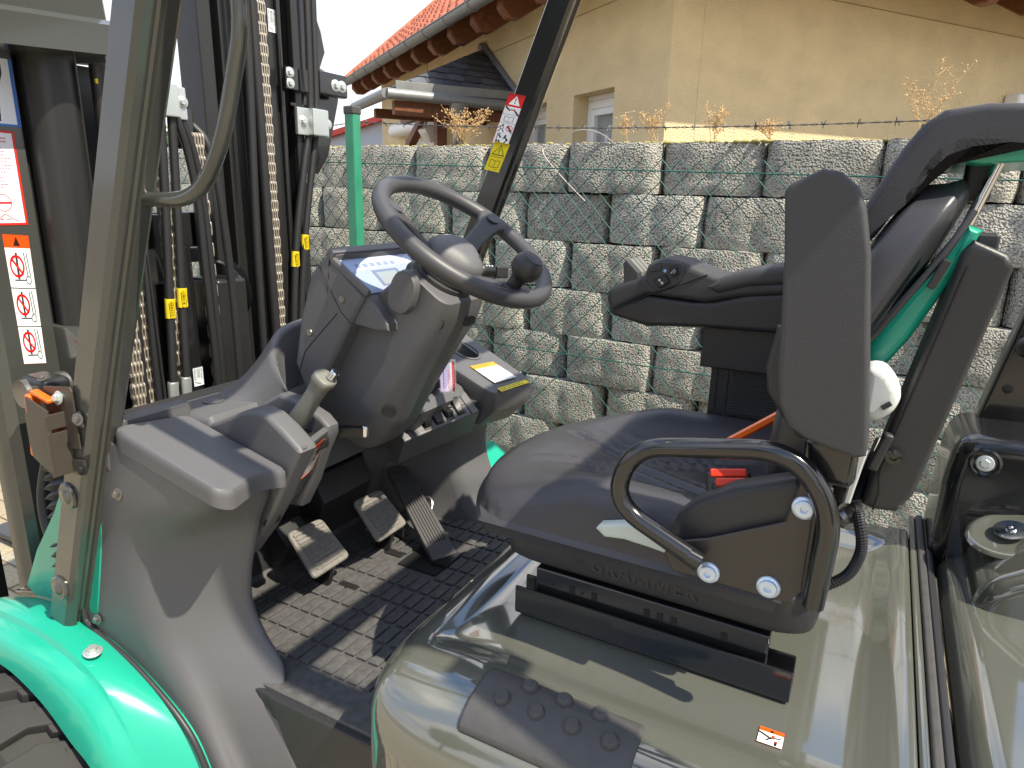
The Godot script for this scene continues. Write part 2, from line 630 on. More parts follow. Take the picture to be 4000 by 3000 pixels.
# ---------------------------------------------------------------- ground, wall, fence
func make_ground() -> void:
	var g := MB.new()
	g.quad(V(-300, 0, -300), V(300, 0, -300), V(300, 0, 300), V(-300, 0, 300))
	metas(put("ground", g, M.sand), "pale sandy bed of the paved yard", "ground", "", "structure")
	var road := MB.new()
	road.quad(V(-14, 0.02, -1.5), V(9, 0.02, -1.5), V(9, 0.02, 14), V(-14, 0.02, 14))
	var yard := put("pavement", road, M.sand)
	metas(yard, "beige brick paving of the yard in front of the truck", "pavement", "", "structure")
	# the bricks that show beside the mast, then the rest of the yard as one surface
	var shapes := []
	for k in 4:
		shapes.append(rbox(Vector3(0.192, 0.05, 0.092), 0.006, 1).mesh(30))
	var count := 0
	var rest := MultiMesh.new()
	rest.transform_format = MultiMesh.TRANSFORM_3D
	rest.mesh = rbox(Vector3(0.192, 0.05, 0.092), 0.006, 1).mesh(30)
	var far := []
	for i in range(-70, 32):
		for j in range(-15, 56):
			var x := i * 0.2 + (0.1 if j % 2 else 0.0)
			var z := j * 0.1
			var t := Transform3D(Basis(Vector3.UP, rng.randf_range(-0.01, 0.01)), V(x, 0.004 + rng.randf_range(-0.002, 0.002), z))
			if x > -4.5 and x < -2.4 and z > -0.95 and z < 0.45:
				copy_at("brick", shapes[count % 4], M.paver[rng.randi() % 4], yard, t)
				count += 1
			else:
				far.append(t)
	rest.instance_count = far.size()
	for i in far.size():
		rest.set_instance_transform(i, far[i])
	var mm := MultiMeshInstance3D.new()
	mm.name = "brick_field"
	mm.multimesh = rest
	mm.material_override = M.paver[0]
	mm.set_meta("kind", "stuff")
	yard.add_child(mm)
	# the verge of reddish gravel beyond the paving
	var gr := MB.new()
	var rows := []
	for i in 40:
		var r := PackedVector3Array()
		for j in 20:
			r.push_back(V(-13 + i * 0.25, 0.03 + rng.randf_range(0, 0.03), -6.5 + j * 0.24))
		rows.append(r)
	rows.reverse()
	gr.grid(rows)
	var gm := tri_map(mat(0.36, 0.26, 0.2, 1.0, 0, {"albedo_texture": noise_tex(0.3, 512, 3, false, 1.0, FastNoiseLite.TYPE_CELLULAR, [0.0, grey(1.0), 1.0, grey(0.3)], 33)}), 0.8)
	metas(put("gravel", gr, gm), "reddish gravel bed at the foot of the fence", "gravel", "", "stuff")
	var kerb := put("kerb", rbox(Vector3(7, 0.12, 0.1), 0.01, 1, V(-9.5, 0.08, -1.7)), M.moss)
	metas(kerb, "mossy yellowish kerb along the gravel bed", "kerb", "", "structure")
	# the bank held by the wall
	var bank := MB.new()
	bank.add(rbox(Vector3(14, 1.6, 4.0), 0.05, 1, V(2.2, 0.86, -3.86)))
	metas(put("terrain", bank, M.sand), "raised bank of earth behind the block wall", "terrain", "", "structure")

func block_mesh(w: float, h: float, sd: int, top: bool) -> ArrayMesh:   # a concrete planter block: two blunt lobes, broken edges
	var r := RandomNumberGenerator.new()
	r.seed = sd
	var nz := FastNoiseLite.new()
	nz.seed = sd
	nz.frequency = 9.0
	nz.fractal_octaves = 3
	var m := MB.new()
	var rows := []
	var nx := 20
	var ny := 8
	var g := func(i: int, j: int) -> Vector3:
		var a := float(i) / nx
		var b := float(j) / ny
		var x := (a - 0.5) * w
		var y := b * h
		var e := minf(a, 1 - a) * w
		var f := minf(b, 1 - b) * h
		var z := 0.0
		z -= 0.022 * pow(absf(a * 2.0 - 1.0), 2.6)
		z -= 0.03 * pow(maxf(0.0, 1.0 - e / 0.03), 2.0)
		z -= 0.006 * pow(maxf(0.0, 1.0 - f / 0.014), 2.0)
		z -= 0.006 * exp(-pow((a - 0.5) / 0.06, 2.0))
		z += nz.get_noise_3d(x, y, float(sd)) * 0.009
		if f < 0.001:
			y += nz.get_noise_2d(x * 2.0, 7.0 + b) * 0.006 * (1.0 if top else 0.6)
		if e < 0.001:
			x += nz.get_noise_2d(y * 2.0, 3.0 + a) * 0.006
		return Vector3(x, y, z)
	for j in ny + 1:
		var row := PackedVector3Array()
		for i in nx + 1:
			row.push_back(g.call(i, j))
		rows.append(row)
	m.grid(rows)
	# top, bottom and the sides go back 0.3 m
	for e in [rows[-1], rows[0]]:
		var back := PackedVector3Array()
		for p: Vector3 in e:
			back.push_back(Vector3(p.x, p.y, -0.3))
		m.grid([e, back] if e == rows[-1] else [back, e])
	for k in 2:
		var a := PackedVector3Array()
		var b := PackedVector3Array()
		for row: PackedVector3Array in rows:
			var p := row[0] if k == 0 else row[-1]
			a.push_back(p)
			b.push_back(Vector3(p.x, p.y, -0.3))
		m.grid([a, b] if k == 0 else [b, a])
	return m.mesh(50)

func make_wall() -> void:
	var wall := thing("retaining_wall", "grey rough concrete block wall behind the wire fence", "wall", V(-0.8, 0, -1.6))
	var variants := []
	var tops := []
	for k in 5:
		variants.append(block_mesh(0.378 + 0.006 * (k % 3), 0.193, 100 + k, false))
	for k in 3:
		tops.append(block_mesh(0.386, 0.193, 200 + k, true))
	var cap := 1.756
	for row in 9:
		var y := cap - 0.193 - row * 0.197
		var z := -1.6 + row * 0.012
		var off := [0.05, -0.15, 0.08, -0.11, 0.1, -0.1, 0.07, -0.12, 0.0][row] as float
		for i in range(-9, 10):
			var x := i * 0.388 + off - 0.68
			var dz := rng.randf_range(-0.014, 0.014)
			if (i + row) % 5 == 0:
				dz -= 0.02
			var t := Transform3D(Basis(Vector3.UP, rng.randf_range(-0.035, 0.035)) * Basis(Vector3.BACK, rng.randf_range(-0.008, 0.008)), V(x + rng.randf_range(-0.004, 0.004), y + rng.randf_range(-0.003, 0.003), z + dz))
			var mm: Material = M.concrete[rng.randi() % 3]
			if row == 0 and rng.randf() < 0.5:
				mm = M.concrete[2]
			copy_at("block", tops[absi(i) % 3] if row == 0 else variants[(absi(i) * 3 + row) % 5], mm, wall, t)
	# moss and grit lying in a thin broken line along the top edge
	var mo := MB.new()
	for i in 420:
		var x := rng.randf_range(-4.0, 2.6)
		var s := rng.randf_range(0.004, 0.014)
		mo.add(rbox(Vector3(s * 2.2, s, s * 1.6), s * 0.45, 1), Transform3D(Basis(Vector3.UP, rng.randf() * TAU), V(x, cap + s * 0.2, -1.62 - rng.randf() * 0.1 - 0.01)))
	var mi := put("moss", mo, mat(0.3, 0.27, 0.09, 1.0), wall, 60)
	mi.set_meta("kind", "stuff")

func make_fence() -> void:
	var f := thing("wire_fence", "green chain link fence with barbed wire in front of the block wall", "fence", V(-1.2, 0, -1.3))
	var zf := -1.3
	var top := func(x: float) -> float: return 1.645 - 0.018 * (x + 0.8)
	# woven mesh
	var m := MB.new()
	var d := 0.067
	var lo := 0.06
	for k in range(-40, 50):
		for s in [-1.0, 1.0]:
			var x0: float = -3.6 + k * d
			var pts := PackedVector3Array()
			var yb: float = lo
			var yt: float = top.call(clampf(x0, -3.4, 1.6)) + 0.036
			var hgt := yt - yb
			var xa: float = x0
			var xb: float = x0 + s * hgt * 0.93
			if maxf(xa, xb) < -3.5 or minf(xa, xb) > 1.7:
				continue
			pts.push_back(V(xb, yb, zf + 0.002 * s))
			var n := 9
			for i in range(1, n):
				var t := float(i) / n
				pts.push_back(V(lerpf(xb, xa, t), lerpf(yb, yt, t), zf + 0.002 * s + 0.01 * sin(lerpf(xb, xa, t) * 3.0)))
			pts.push_back(V(xa, yt, zf + 0.002 * s))
			m.add(tube(pts, 0.0016, 4, 0.0, 1, false))
	# the bent ends where a pair of wires meets
	put("wire_mesh", m, M.wire, f, 80)
	for w in 3:
		var pts := PackedVector3Array()
		for i in 25:
			var x := -3.5 + i * 0.215
			var y: float = [top.call(x) - 0.004, 0.95 - 0.045 * (x + 0.8) - 0.03 * sin((x + 3.5) * 1.2), 0.3][w]
			pts.push_back(V(x, y, zf + 0.006))
		put("tension_wire", tube(pts, 0.0022, 5), M.wire, f, 80)
	# the barbed wire: two strands and their barbs
	var bw := MB.new()
	var ends := [[-3.4, 1.80], [-2.05, 1.83], [1.7, 1.87]]
	for span in 2:
		var a: Array = ends[span]
		var b: Array = ends[span + 1]
		for st in 2:
			var pts := PackedVector3Array()
			var n := 150 if span else 60
			for i in n + 1:
				var t := float(i) / n
				var x := lerpf(a[0], b[0], t)
				var ph := x * 95.0 + st * PI
				var sag := -0.07 * 4 * t * (1 - t) * (1.0 if span else 0.3)
				pts.push_back(V(x, lerpf(a[1], b[1], t) + sag + 0.0022 * sin(ph), zf + 0.0022 * cos(ph)))
			bw.add(tube(pts, 0.0013, 4))
		var nb := 38 if span else 12
		for i in nb:
			var t := (i + 0.5) / nb
			var x := lerpf(a[0], b[0], t)
			var y := lerpf(a[1], b[1], t) - 0.07 * 4 * t * (1 - t) * (1.0 if span else 0.3)
			for k in 4:
				var an := rng.randf() * PI
				var dv := V(rng.randf_range(-0.5, 0.5), sin(an), cos(an)).normalized() * 0.013
				var o := V((k - 1.5) * 0.002, 0, 0)
				bw.add(tube(PackedVector3Array([V(x, y, zf) + o - dv, V(x, y, zf) + o + dv]), 0.0012, 4))
	put("barbed_wire", bw, M.galv, f, 80)
	for px in [-2.05, 1.75]:
		var pb := MB.new()
		pb.add(rbox(Vector3(0.05, 1.86, 0.05), 0.008, 2, V(px, 0.93, -1.27)))
		var po := put("post", pb, M.post, f)
		put("cap", rbox(Vector3(0.056, 0.035, 0.056), 0.008, 2, V(px, 1.872, -1.27)), M.rubber, po)

# ---------------------------------------------------------------- the house behind the wall (its own axes: s along the long front, y up, r into the house)
func make_house() -> void:
	var h := Node3D.new()
	h.name = numbered("house")
	add_child(h)
	metas(h, "yellow rendered house with red tiled roof and slate porch behind the wall", "house")
	var a := deg_to_rad(53.7)
	var d := V(-sin(a), 0, -cos(a))
	h.transform = Transform3D(Basis(d, Vector3.UP, V(cos(a), 0, -sin(a))), V(-1.705, 0, -4.597))
	var P := func(called: String, m: Variant, mt: Material, par: Node3D = null, deg := 40.0) -> MeshInstance3D:
		return put(called, m, mt, h if par == null else par, deg, false)
	# long front with its window and door openings, as one piece
	var fp := p2([0, 0.9, 0.76, 0.9, 0.76, 2.49, 1.47, 2.49, 1.47, 0.9, 2.03, 0.9, 2.03, 2.49, 2.74, 2.49, 2.74, 0.9, 4.35, 0.9, 4.35, 2.5, 5.25, 2.5, 5.25, 0.9, 5.75, 0.9, 5.75, 2.42, 7.1, 2.42, 7.1, 0.9, 8.55, 0.9, 8.55, 3.75, 0, 3.75])
	var front := prism(fp, 0.0, 0.3)
	P.call("wall", front, M.stucco, null, 20)
	# the end face (its left edge butts the long front)
	var ep := p2([0.0, 0.9, 9.0, 0.9, 9.0, 3.75, 0.0, 3.75])
	var end := prism(ep, 0.0, 0.3).moved(Transform3D(Basis(V(0, 0, 1), Vector3.UP, V(-1, 0, 0)), V(0.3, 0, 0.302)))
	var mm := MB.new()
	mm.add(rbox(Vector3(0.3, 2.85, 9.0), 0.004, 1, V(0.15, 2.325, 4.803)))
	P.call("wall", mm, M.stucco)
	P.call("wall", rbox(Vector3(0.3, 2.85, 8.6), 0.004, 1, V(8.4, 2.325, 4.61)), M.stucco)
	# thin shadow joint in the render at storey height: a bead standing proud
	P.call("render_bead", rbox(Vector3(3.7, 0.007, 0.01), 0.002, 1, V(1.852, 3.185, -0.001)), M.moss)
	P.call("render_bead", rbox(Vector3(0.01, 0.007, 8.6), 0.002, 1, V(-0.001, 3.225, 4.5)), M.moss)
	P.call("render_bead", rbox(Vector3(0.007, 0.62, 0.01), 0.002, 1, V(5.9, 3.4, -0.001)), M.moss)
	# windows
	for s in [0.76, 2.03, 5.75]:
		var wd: float = 0.71 if s < 5 else 1.35
		var top: float = 2.49 if s < 5 else 2.42
		var wn := Node3D.new()
		wn.name = "window"
		h.add_child(wn, true)
		var dep := 0.16
		var cx: float = s + wd / 2
		put("lintel_board", rbox(Vector3(wd - 0.004, 0.045, 0.06), 0.003, 1, V(cx, top - 0.0245, dep + 0.03)), M.frame, wn, 40, false)
		var fr := MB.new()
		for k in [-1, 1]:
			fr.add(rbox(Vector3(0.075, 1.4, 0.07), 0.006, 2, V(cx + k * (wd / 2 - 0.0395), top - 0.75, dep + 0.035)))
		fr.add(rbox(Vector3(wd - 0.154, 0.075, 0.068), 0.006, 2, V(cx, top - 0.0855, dep + 0.035)))
		put("frame", fr, M.frame, wn, 40, false)
		var sash := MB.new()
		for k in [-1, 1]:
			sash.add(rbox(Vector3(0.06, 1.3, 0.05), 0.006, 2, V(cx + k * (wd / 2 - 0.108), top - 0.776, dep + 0.02)))
		sash.add(rbox(Vector3(wd - 0.278, 0.06, 0.048), 0.006, 2, V(cx, top - 0.156, dep + 0.02)))
		put("sash", sash, M.frame, wn, 40, false)
		put("pane", rbox(Vector3(wd - 0.27, 1.25, 0.006), 0.001, 1, V(cx, top - 0.81, dep + 0.03)), M.glass, wn, 40, false)
		var cu := MB.new()
		var r0 := PackedVector3Array()
		var r1 := PackedVector3Array()
		for i in 41:
			var x: float = cx - wd / 2 + 0.02 + (wd - 0.04) * i / 40.0
			var z := dep + 0.12 + 0.014 * sin(i * 1.7) + 0.006 * sin(i * 0.6)
			r0.push_back(V(x, top - 1.5, z))
			r1.push_back(V(x, top - 0.14, z))
		cu.grid([r0, r1])
		put("curtain", cu, M.curtain, wn, 60, false)
	# doors under the porch: white frame, dark leaf
	var dr := Node3D.new()
	dr.name = "door"
	h.add_child(dr, true)
	var df := MB.new()
	df.add(rbox(Vector3(0.08, 1.6, 0.08), 0.006, 1, V(4.392, 1.7, 0.2)))
	df.add(rbox(Vector3(0.08, 1.6, 0.08), 0.006, 1, V(5.208, 1.7, 0.2)))
	df.add(rbox(Vector3(0.734, 0.08, 0.078), 0.006, 1, V(4.8, 2.458, 0.2)))
	put("frame", df, M.frame, dr, 40, false)
	put("leaf", rbox(Vector3(0.73, 1.5, 0.04), 0.004, 1, V(4.8, 1.66, 0.22)), M.room, dr, 40, false)
	# roller shutter box over the wide window, and the one on the end face
	P.call("shutter_box", prism(p2([0, 0, 0, 0.2, -0.06, 0.24, -0.15, 0.2, -0.19, 0.1, -0.15, 0.02]), 5.6, 7.5, 0.01, 2, 0.05).moved(Transform3D(Basis(V(0, 0, 1), Vector3.UP, V(1, 0, 0)), V(0, 2.44, -0.002))), M.frame)
	P.call("shutter_box", rbox(Vector3(0.16, 0.2, 1.6), 0.03, 2, V(-0.083, 2.58, 5.1)), M.frame)
	# main roof: two slopes meeting on a hip over the corner
	var pitch := 0.85
	var roof: MeshInstance3D = P.call("roof", MB.new().add(make_deck()), M.wood)
	var tile := MB.new()
	var rows := []
	for j in 2:   # a pantile: flat pan, raised roll, thick lower edge
		var row := PackedVector3Array()
		for i in 9:
			var t := float(i) / 8
			var y := 0.004 + (0.03 * sin(PI * clampf((t - 0.55) / 0.45, 0, 1)) if t > 0.55 else 0.003 * sin(PI * t / 0.55))
			row.push_back(Vector3((t - 0.5) * 0.3, y + (0.022 if j == 0 else 0.004), -0.34 * j))
		rows.append(row)
	var low := PackedVector3Array()
	for p: Vector3 in rows[0]:
		low.push_back(Vector3(p.x, p.y - 0.02, 0.0))
	tile.grid([low, rows[0], rows[1]])
	tile.add(rbox(Vector3(0.05, 0.03, 0.03), 0.008, 1, Vector3(0.08, 0.055, -0.03)))
	var tm := tile.mesh(50)
	var cs := cos(atan(pitch))
	var sn := sin(atan(pitch))
	for j in 9:
		for i in 33:
			var s := -0.45 + i * 0.29 + 0.14
			var r := -0.64 + j * 0.3 * cs
			if s < r + 0.1 or s > 8.9 or j > 8:
				continue
			var b := Basis(V(1, 0, 0), V(0, cs, -sn), V(0, sn, cs) * -1.0)
			b = Basis(V(1, 0, 0), V(0, cs, -sn), V(0, -sn, -cs))
			copy_tile(roof, tm, M.roof_tile[rng.randi() % 3], Transform3D(b, V(s, 3.96 + pitch * r + 0.0, r)))
	for j in 2:
		for i in 30:
			var r := -0.45 + i * 0.29 + 0.14
			var s := -0.64 + j * 0.3 * cs
			if r < s + 0.1:
				continue
			copy_tile(roof, tm, M.roof_tile[rng.randi() % 3], Transform3D(Basis(V(0, 0, -1), V(-sn, cs, 0), V(-cs, -sn, 0)), V(s, 3.96 + pitch * s, r)))
	# rounded verge tiles at the far end
	for k in 9:
		var r := -0.62 + k * 0.3 * cs
		var vt := tube(PackedVector3Array([V(8.98, 3.98 + pitch * r, r), V(8.98, 4.0 + pitch * (r + 0.26), r + 0.26)]), [0.075, 0.06], 10)
		put("verge_tile", vt, M.roof_tile[k % 3], roof, 40, false)
	# soffit boards, rafters
	for i in 12:
		var s := 0.55 + i * 0.7
		var rf := prism(p2([0, 3.55, 0, 3.78, -0.6, 3.33, -0.6, 3.24, -0.52, 3.16, -0.4, 3.16, -0.08, 3.36]), -0.07, 0.07, 0.012, 1).moved(Transform3D(Basis(V(0, 0, 1), Vector3.UP, V(1, 0, 0)), V(s, 0.04, 0.0)))
		P.call("rafter", rf, M.wood)
	for i in 10:
		var r := 0.9 + i * 0.7
		var rf := prism(p2([0, 3.55, 0, 3.78, -0.6, 3.33, -0.6, 3.24, -0.52, 3.16, -0.4, 3.16, -0.08, 3.36]), -0.07, 0.07, 0.012, 1).moved(Transform3D(Basis(V(1, 0, 0), Vector3.UP, V(0, 0, -1)), V(0, 0.1, r)))
		P.call("rafter", rf, M.wood)
	# gutter with its straps
	var gp := []
	for k in 11:
		var t := PI * k / 10.0
		gp.append(Vector2(-cos(t) * 0.075, -sin(t) * 0.075))
	for k in 11:
		var t := PI * (10 - k) / 10.0
		gp.append(Vector2(-cos(t) * 0.071, -sin(t) * 0.071))
	var gg := prism(PackedVector2Array(gp), -0.55, 9.0).moved(Transform3D(Basis(V(0, 0, 1), Vector3.UP, V(1, 0, 0)), V(0, 3.4, -0.7)))
	gg.add(tube(PackedVector3Array([V(-0.55, 3.405, -0.777), V(9.0, 3.405, -0.777)]), 0.009, 8))
	var gut: MeshInstance3D = P.call("gutter", gg, M.gutter)
	for k in 13:
		var pts := PackedVector3Array()
		for q in 9:
			var t := PI * q / 8.0
			pts.push_back(V(0.2 + k * 0.72, 3.4 - sin(t) * 0.079, -0.7 - cos(t) * 0.079))
		put("strap", tube(pts, 0.006, 5), M.gutter, gut, 40, false)
	P.call("gutter", prism(PackedVector2Array(gp), -0.55, 9.0).moved(Transform3D(Basis(V(1, 0, 0), Vector3.UP, V(0, 0, 1)), V(-0.7, 3.4, 0))), M.gutter)
	make_porch(h, P)

func make_deck() -> MB:
	var m := MB.new()
	var A := V(-0.62, 3.4, -0.62)
	var up := func(p: Vector3) -> Vector3: return p + V(0, 0.03, 0)
	var q := [A, V(8.96, 3.4, -0.62), V(8.96, 6.6, 3.15), V(3.15, 6.6, 3.15)]
	for k in 4:
		q[k] = q[k]
	m.quad(q[3], q[2], q[1], q[0])
	m.quad(up.call(q[0]), up.call(q[1]), up.call(q[2]), up.call(q[3]))
	for k in 4:
		var b: Vector3 = q[(k + 1) % 4]
		m.quad(q[k], b, up.call(b), up.call(q[k]))
	var w := [A, V(3.15, 6.6, 3.15), V(3.15, 6.6, 9), V(-0.62, 3.4, 9)]
	m.quad(w[3], w[2], w[1], w[0])
	m.quad(up.call(w[0]), up.call(w[1]), up.call(w[2]), up.call(w[3]))
	m.quad(w[2], w[3], up.call(w[3]), up.call(w[2]))
	m.quad(w[3], w[0], up.call(w[0]), up.call(w[3]))
	return m

func copy_tile(roof: Node3D, tm: Mesh, mt: Material, t: Transform3D) -> void:
	var o := MeshInstance3D.new()
	o.mesh = tm
	o.material_override = mt
	o.name = "tile"
	o.transform = t
	roof.add_child(o, true)

func make_porch(h: Node3D, P: Callable) -> void:
	var A := V(3.72, 3.24, 0.0)
	var R := V(2.63, 2.56, -1.48)
	var L := V(3.95, 2.56, -1.48)
	var W := V(2.63, 2.53, 0.0)
	var dk := MB.new()
	for s in [0.0, -0.03]:
		var o := V(0, s, 0)
		dk.tri(A + o, R + o, W + o)
		dk.tri(A + o, L + o, R + o)
	dk.quad(A, A + V(0, -0.03, 0), L + V(0, -0.03, 0), L)
	dk.quad(L, L + V(0, -0.03, 0), R + V(0, -0.03, 0), R)
	dk.quad(R, R + V(0, -0.03, 0), W + V(0, -0.03, 0), W)
	var pr: MeshInstance3D = P.call("porch_roof", dk, M.wood)
	# slates with cut corners, course by course on both slopes
	for side in 2:
		var e0: Vector3 = [R, L][side]
		var e1: Vector3 = [W, R][side]
		var n := (A - e0).cross(e1 - e0).normalized()
		if n.y < 0: n = -n
		var ex := (e1 - e0).normalized()
		var ey := n.cross(ex)
		if ey.y < 0: ey = -ey
		var hgt := (A - e0).dot(ey)
		var ax := (A - e0).dot(ex)
		var wid := (e1 - e0).length()
		var rows := 8
		for j in rows:
			var yy := hgt * j / rows
			var k := float(j) / rows
			var xa := lerpf(0.0, ax, k)
			var xb := lerpf(wid, ax, k)
			var sw := 0.2
			var x := xa - 0.05 - (0.1 if j % 2 else 0.0)
			while x < xb:
				var c0 := maxf(x, xa)
				var c1 := minf(x + sw - 0.006, xb)
				if c1 - c0 > 0.04:
					var hh := hgt / rows * 1.25
					var k2 := minf(1.0, (yy + hh) / hgt)
					var ta := clampf(lerpf(0.0, ax, k2), c0, c1)
					var tb := clampf(lerpf(wid, ax, k2), c0, c1)
					var pl := p2([x + 0.03, yy, x + sw - 0.026, yy, x + sw - 0.006, yy + 0.03, x + sw - 0.006, yy + hh, x, yy + hh, x, yy + 0.035])
					var cut := Geometry2D.intersect_polygons(pl, p2([-0.02, -0.01, wid + 0.02, -0.01, ax, hgt]))
					if cut.is_empty():
						x += sw
						continue
					pl = cut[0]
					for pi in pl.size():
						pl[pi].y -= yy
					var b := Basis(ex, (ey + n * -0.07).normalized(), n)
					var sl := prism(pl, 0.0, 0.008).moved(Transform3D(b, e0 + ey * yy + n * (0.022 + rng.randf_range(0, 0.003))))
					put("slate", sl, M.slate[rng.randi() % 3], pr, 20, false)
				x += sw
	# zinc flashing against the wall and zinc gutters
	put("flashing", tube(PackedVector3Array([A + V(-0.02, 0.06, -0.03), W + V(-0.05, 0.05, -0.03)]), 0.035, 5), M.gutter, pr, 20, false)
	put("ridge_cap", rbox(Vector3(0.1, 0.1, 0.06), 0.02, 1, A + V(0.02, 0.04, -0.035)), M.gutter, pr, 40, false)
	var ge := MB.new()
	for seg in [[L + V(0.05, -0.05, -0.08), R + V(-0.08, -0.05, -0.08)], [R + V(-0.08, -0.05, -0.08), W + V(-0.08, -0.05, -0.02)]]:
		ge.add(tube(PackedVector3Array(seg), 0.055, 12))
	P.call("porch_gutter", ge, M.gutter)
	put("gutter_sheet", rbox(Vector3(0.02, 0.09, 1.42), 0.004, 1, V(2.61, 2.6, -0.74)), M.gutter, pr, 40, false)
	# timber: beams, post and brace
	P.call("porch_beam", rbox(Vector3(1.6, 0.14, 0.1), 0.008, 1, V(3.7, 2.47, -0.8)), M.wood)
	P.call("porch_beam", rbox(Vector3(0.1, 0.14, 1.44), 0.008, 1, V(2.75, 2.4, -0.72)), M.wood)
	P.call("porch_beam", rbox(Vector3(0.09, 0.1, 1.4), 0.008, 1, V(3.6, 2.42, -0.72)), M.wood)
	P.call("porch_post", rbox(Vector3(0.12, 1.7, 0.12), 0.008, 1, V(3.08, 1.55, -0.8)), M.wood)
	P.call("porch_brace", rbox(Vector3(0.1, 0.95, 0.1), 0.008, 1).moved(Transform3D(Basis(Vector3.BACK, atan2(0.82, -0.42) * -1 + PI), V(3.95, 2.28, -0.8))), M.wood)
	# rainwater head and downpipe
	var dp := MB.new()
	dp.add(lathe(p2([0.04, 0, 0.045, 0.05, 0.1, 0.17, 0.105, 0.2]), 10), Transform3D(Basis(), V(2.56, 2.26, -0.78)))
	dp.add(tube(PackedVector3Array([V(2.56, 2.28, -0.78), V(2.56, 2.12, -0.78), V(2.68, 1.98, -0.78), V(2.68, 1.1, -0.78)]), 0.042, 12, 0.07, 5))
	var dpi: MeshInstance3D = P.call("downpipe", dp, M.gutter)
	put("clip", lathe(p2([0.047, 0, 0.05, 0.01, 0.05, 0.03, 0.047, 0.04]), 12).moved(Transform3D(Basis(), V(2.68, 1.93, -0.78))), M.gutter, dpi, 40, false)
	# the white floodlight on the post
	var fl := thing("floodlight", "white floodlight fixed beside the timber porch post", "floodlight", h.transform * V(3.3, 2.1, -0.85))
	var fb := Basis(V(-0.806, 0, -0.592), Vector3.UP, V(0.592, 0, -0.806))
	var ft := Transform3D(fb, h.transform * V(3.42, 2.2, -0.82))
	put("body", prism(p2([-0.1, -0.08, 0.1, -0.08, 0.14, 0.1, -0.14, 0.1]), -0.06, 0.06, 0.015, 2).moved(ft * Transform3D(Basis(Vector3.RIGHT, -0.5), Vector3.ZERO)), M.frame, fl)
	put("lens", rbox(Vector3(0.16, 0.11, 0.01), 0.004, 1, V(0, 0, -0.064)).moved(ft * Transform3D(Basis(Vector3.RIGHT, -0.5), Vector3.ZERO)), M.white_plastic, fl)
	put("bracket", rbox(Vector3(0.34, 0.06, 0.05), 0.012, 1, V(-0.12, -0.16, 0.0)).moved(ft), M.frame, fl)

func make_far() -> void:
	# grey shed with a red eaves trim, beyond the house
	var s := thing("shed", "pale grey metal shed with a red roof trim, far off beside the house", "shed", V(-11.5, 0, -12.6))
	put("wall", prism(p2([-13.5, 0, -10.2, 0, -10.2, 3.12, -13.5, 2.42]), -14.5, -12.0), mat(0.45, 0.49, 0.55, 0.6), s, 20)
	put("roof", prism(p2([-13.6, 2.4, -10.1, 3.14, -10.1, 3.26, -13.6, 2.52]), -14.6, -11.85), mat(0.45, 0.05, 0.04, 0.6), s, 20)
	tree("bushy_tree", "green bushy tree far off seen between the mast rails", V(-13.6, 0, -8.4), 2.75, 1.5, 500, 3, "trees behind the yard")
	tree("bushy_tree", "green bushy tree far off beyond the grey shed", V(-16.6, 0, -15.6), 3.45, 1.7, 400, 4, "trees behind the yard")
	for k in 3:   # the trees that the polished hood mirrors
		tree("bushy_tree", ["tall green tree across the yard opposite the step of the truck", "broad green tree across the yard opposite the seat", "slim green tree across the yard opposite the rear of the truck"][k], V([-7.5, -2.0, 4.0][k], 0, [13.0, 15.0, 13.5][k]), [7.5, 6.5, 7.0][k], [2.6, 3.0, 2.2][k], 900, 7 + k, "trees across the yard")

func tree(called: String, label: String, at: Vector3, hgt: float, rad: float, leaves: int, sd: int, group: String) -> void:
	var r := RandomNumberGenerator.new()
	r.seed = sd
	var t := thing(called, label, "tree", at, group)
	var tr := MB.new()
	tr.add(tube(PackedVector3Array([V(0, 0, 0), V(0.05, hgt * 0.3, 0.03), V(0, hgt * 0.75, 0)]), [hgt * 0.03, hgt * 0.022, hgt * 0.008], 8))
	for k in 9:
		var a := r.randf() * TAU
		var y := hgt * r.randf_range(0.25, 0.65)
		tr.add(tube(PackedVector3Array([V(0, y, 0), V(cos(a) * rad * 0.4, y + hgt * 0.1, sin(a) * rad * 0.4), V(cos(a) * rad * 0.75, y + hgt * 0.2, sin(a) * rad * 0.75)]), [hgt * 0.012, hgt * 0.008, hgt * 0.003], 6))
	put("trunk", tr, M.bark, t, 50, false)
	for c in 3:
		var m := MB.new()
		for k in leaves:
			var cl := Vector3(r.randfn(), r.randfn(), r.randfn()).normalized()
			var lump := 0.75 + 0.25 * sin(cl.x * 5.0 + sd) * cos(cl.z * 6.0 + cl.y * 3.0)
			var p := Vector3(cl.x * rad, cl.y * hgt * 0.36, cl.z * rad) * lump * pow(r.randf(), 0.35) + V(0, hgt * 0.64, 0)
			for q in 4:
				var o := p + Vector3(r.randfn(), r.randfn(), r.randfn()) * 0.12
				var u := Vector3(r.randfn(), r.randfn(), r.randfn()).normalized() * rad * 0.05
				var w := u.cross(Vector3(r.randfn(), r.randfn(), r.randfn())).normalized() * rad * 0.035
				m.quad(o - u, o + w, o + u, o - w)
		var l := put("crown", m, M.leaf[c], t, 1, false)
		l.set_meta("kind", "stuff")

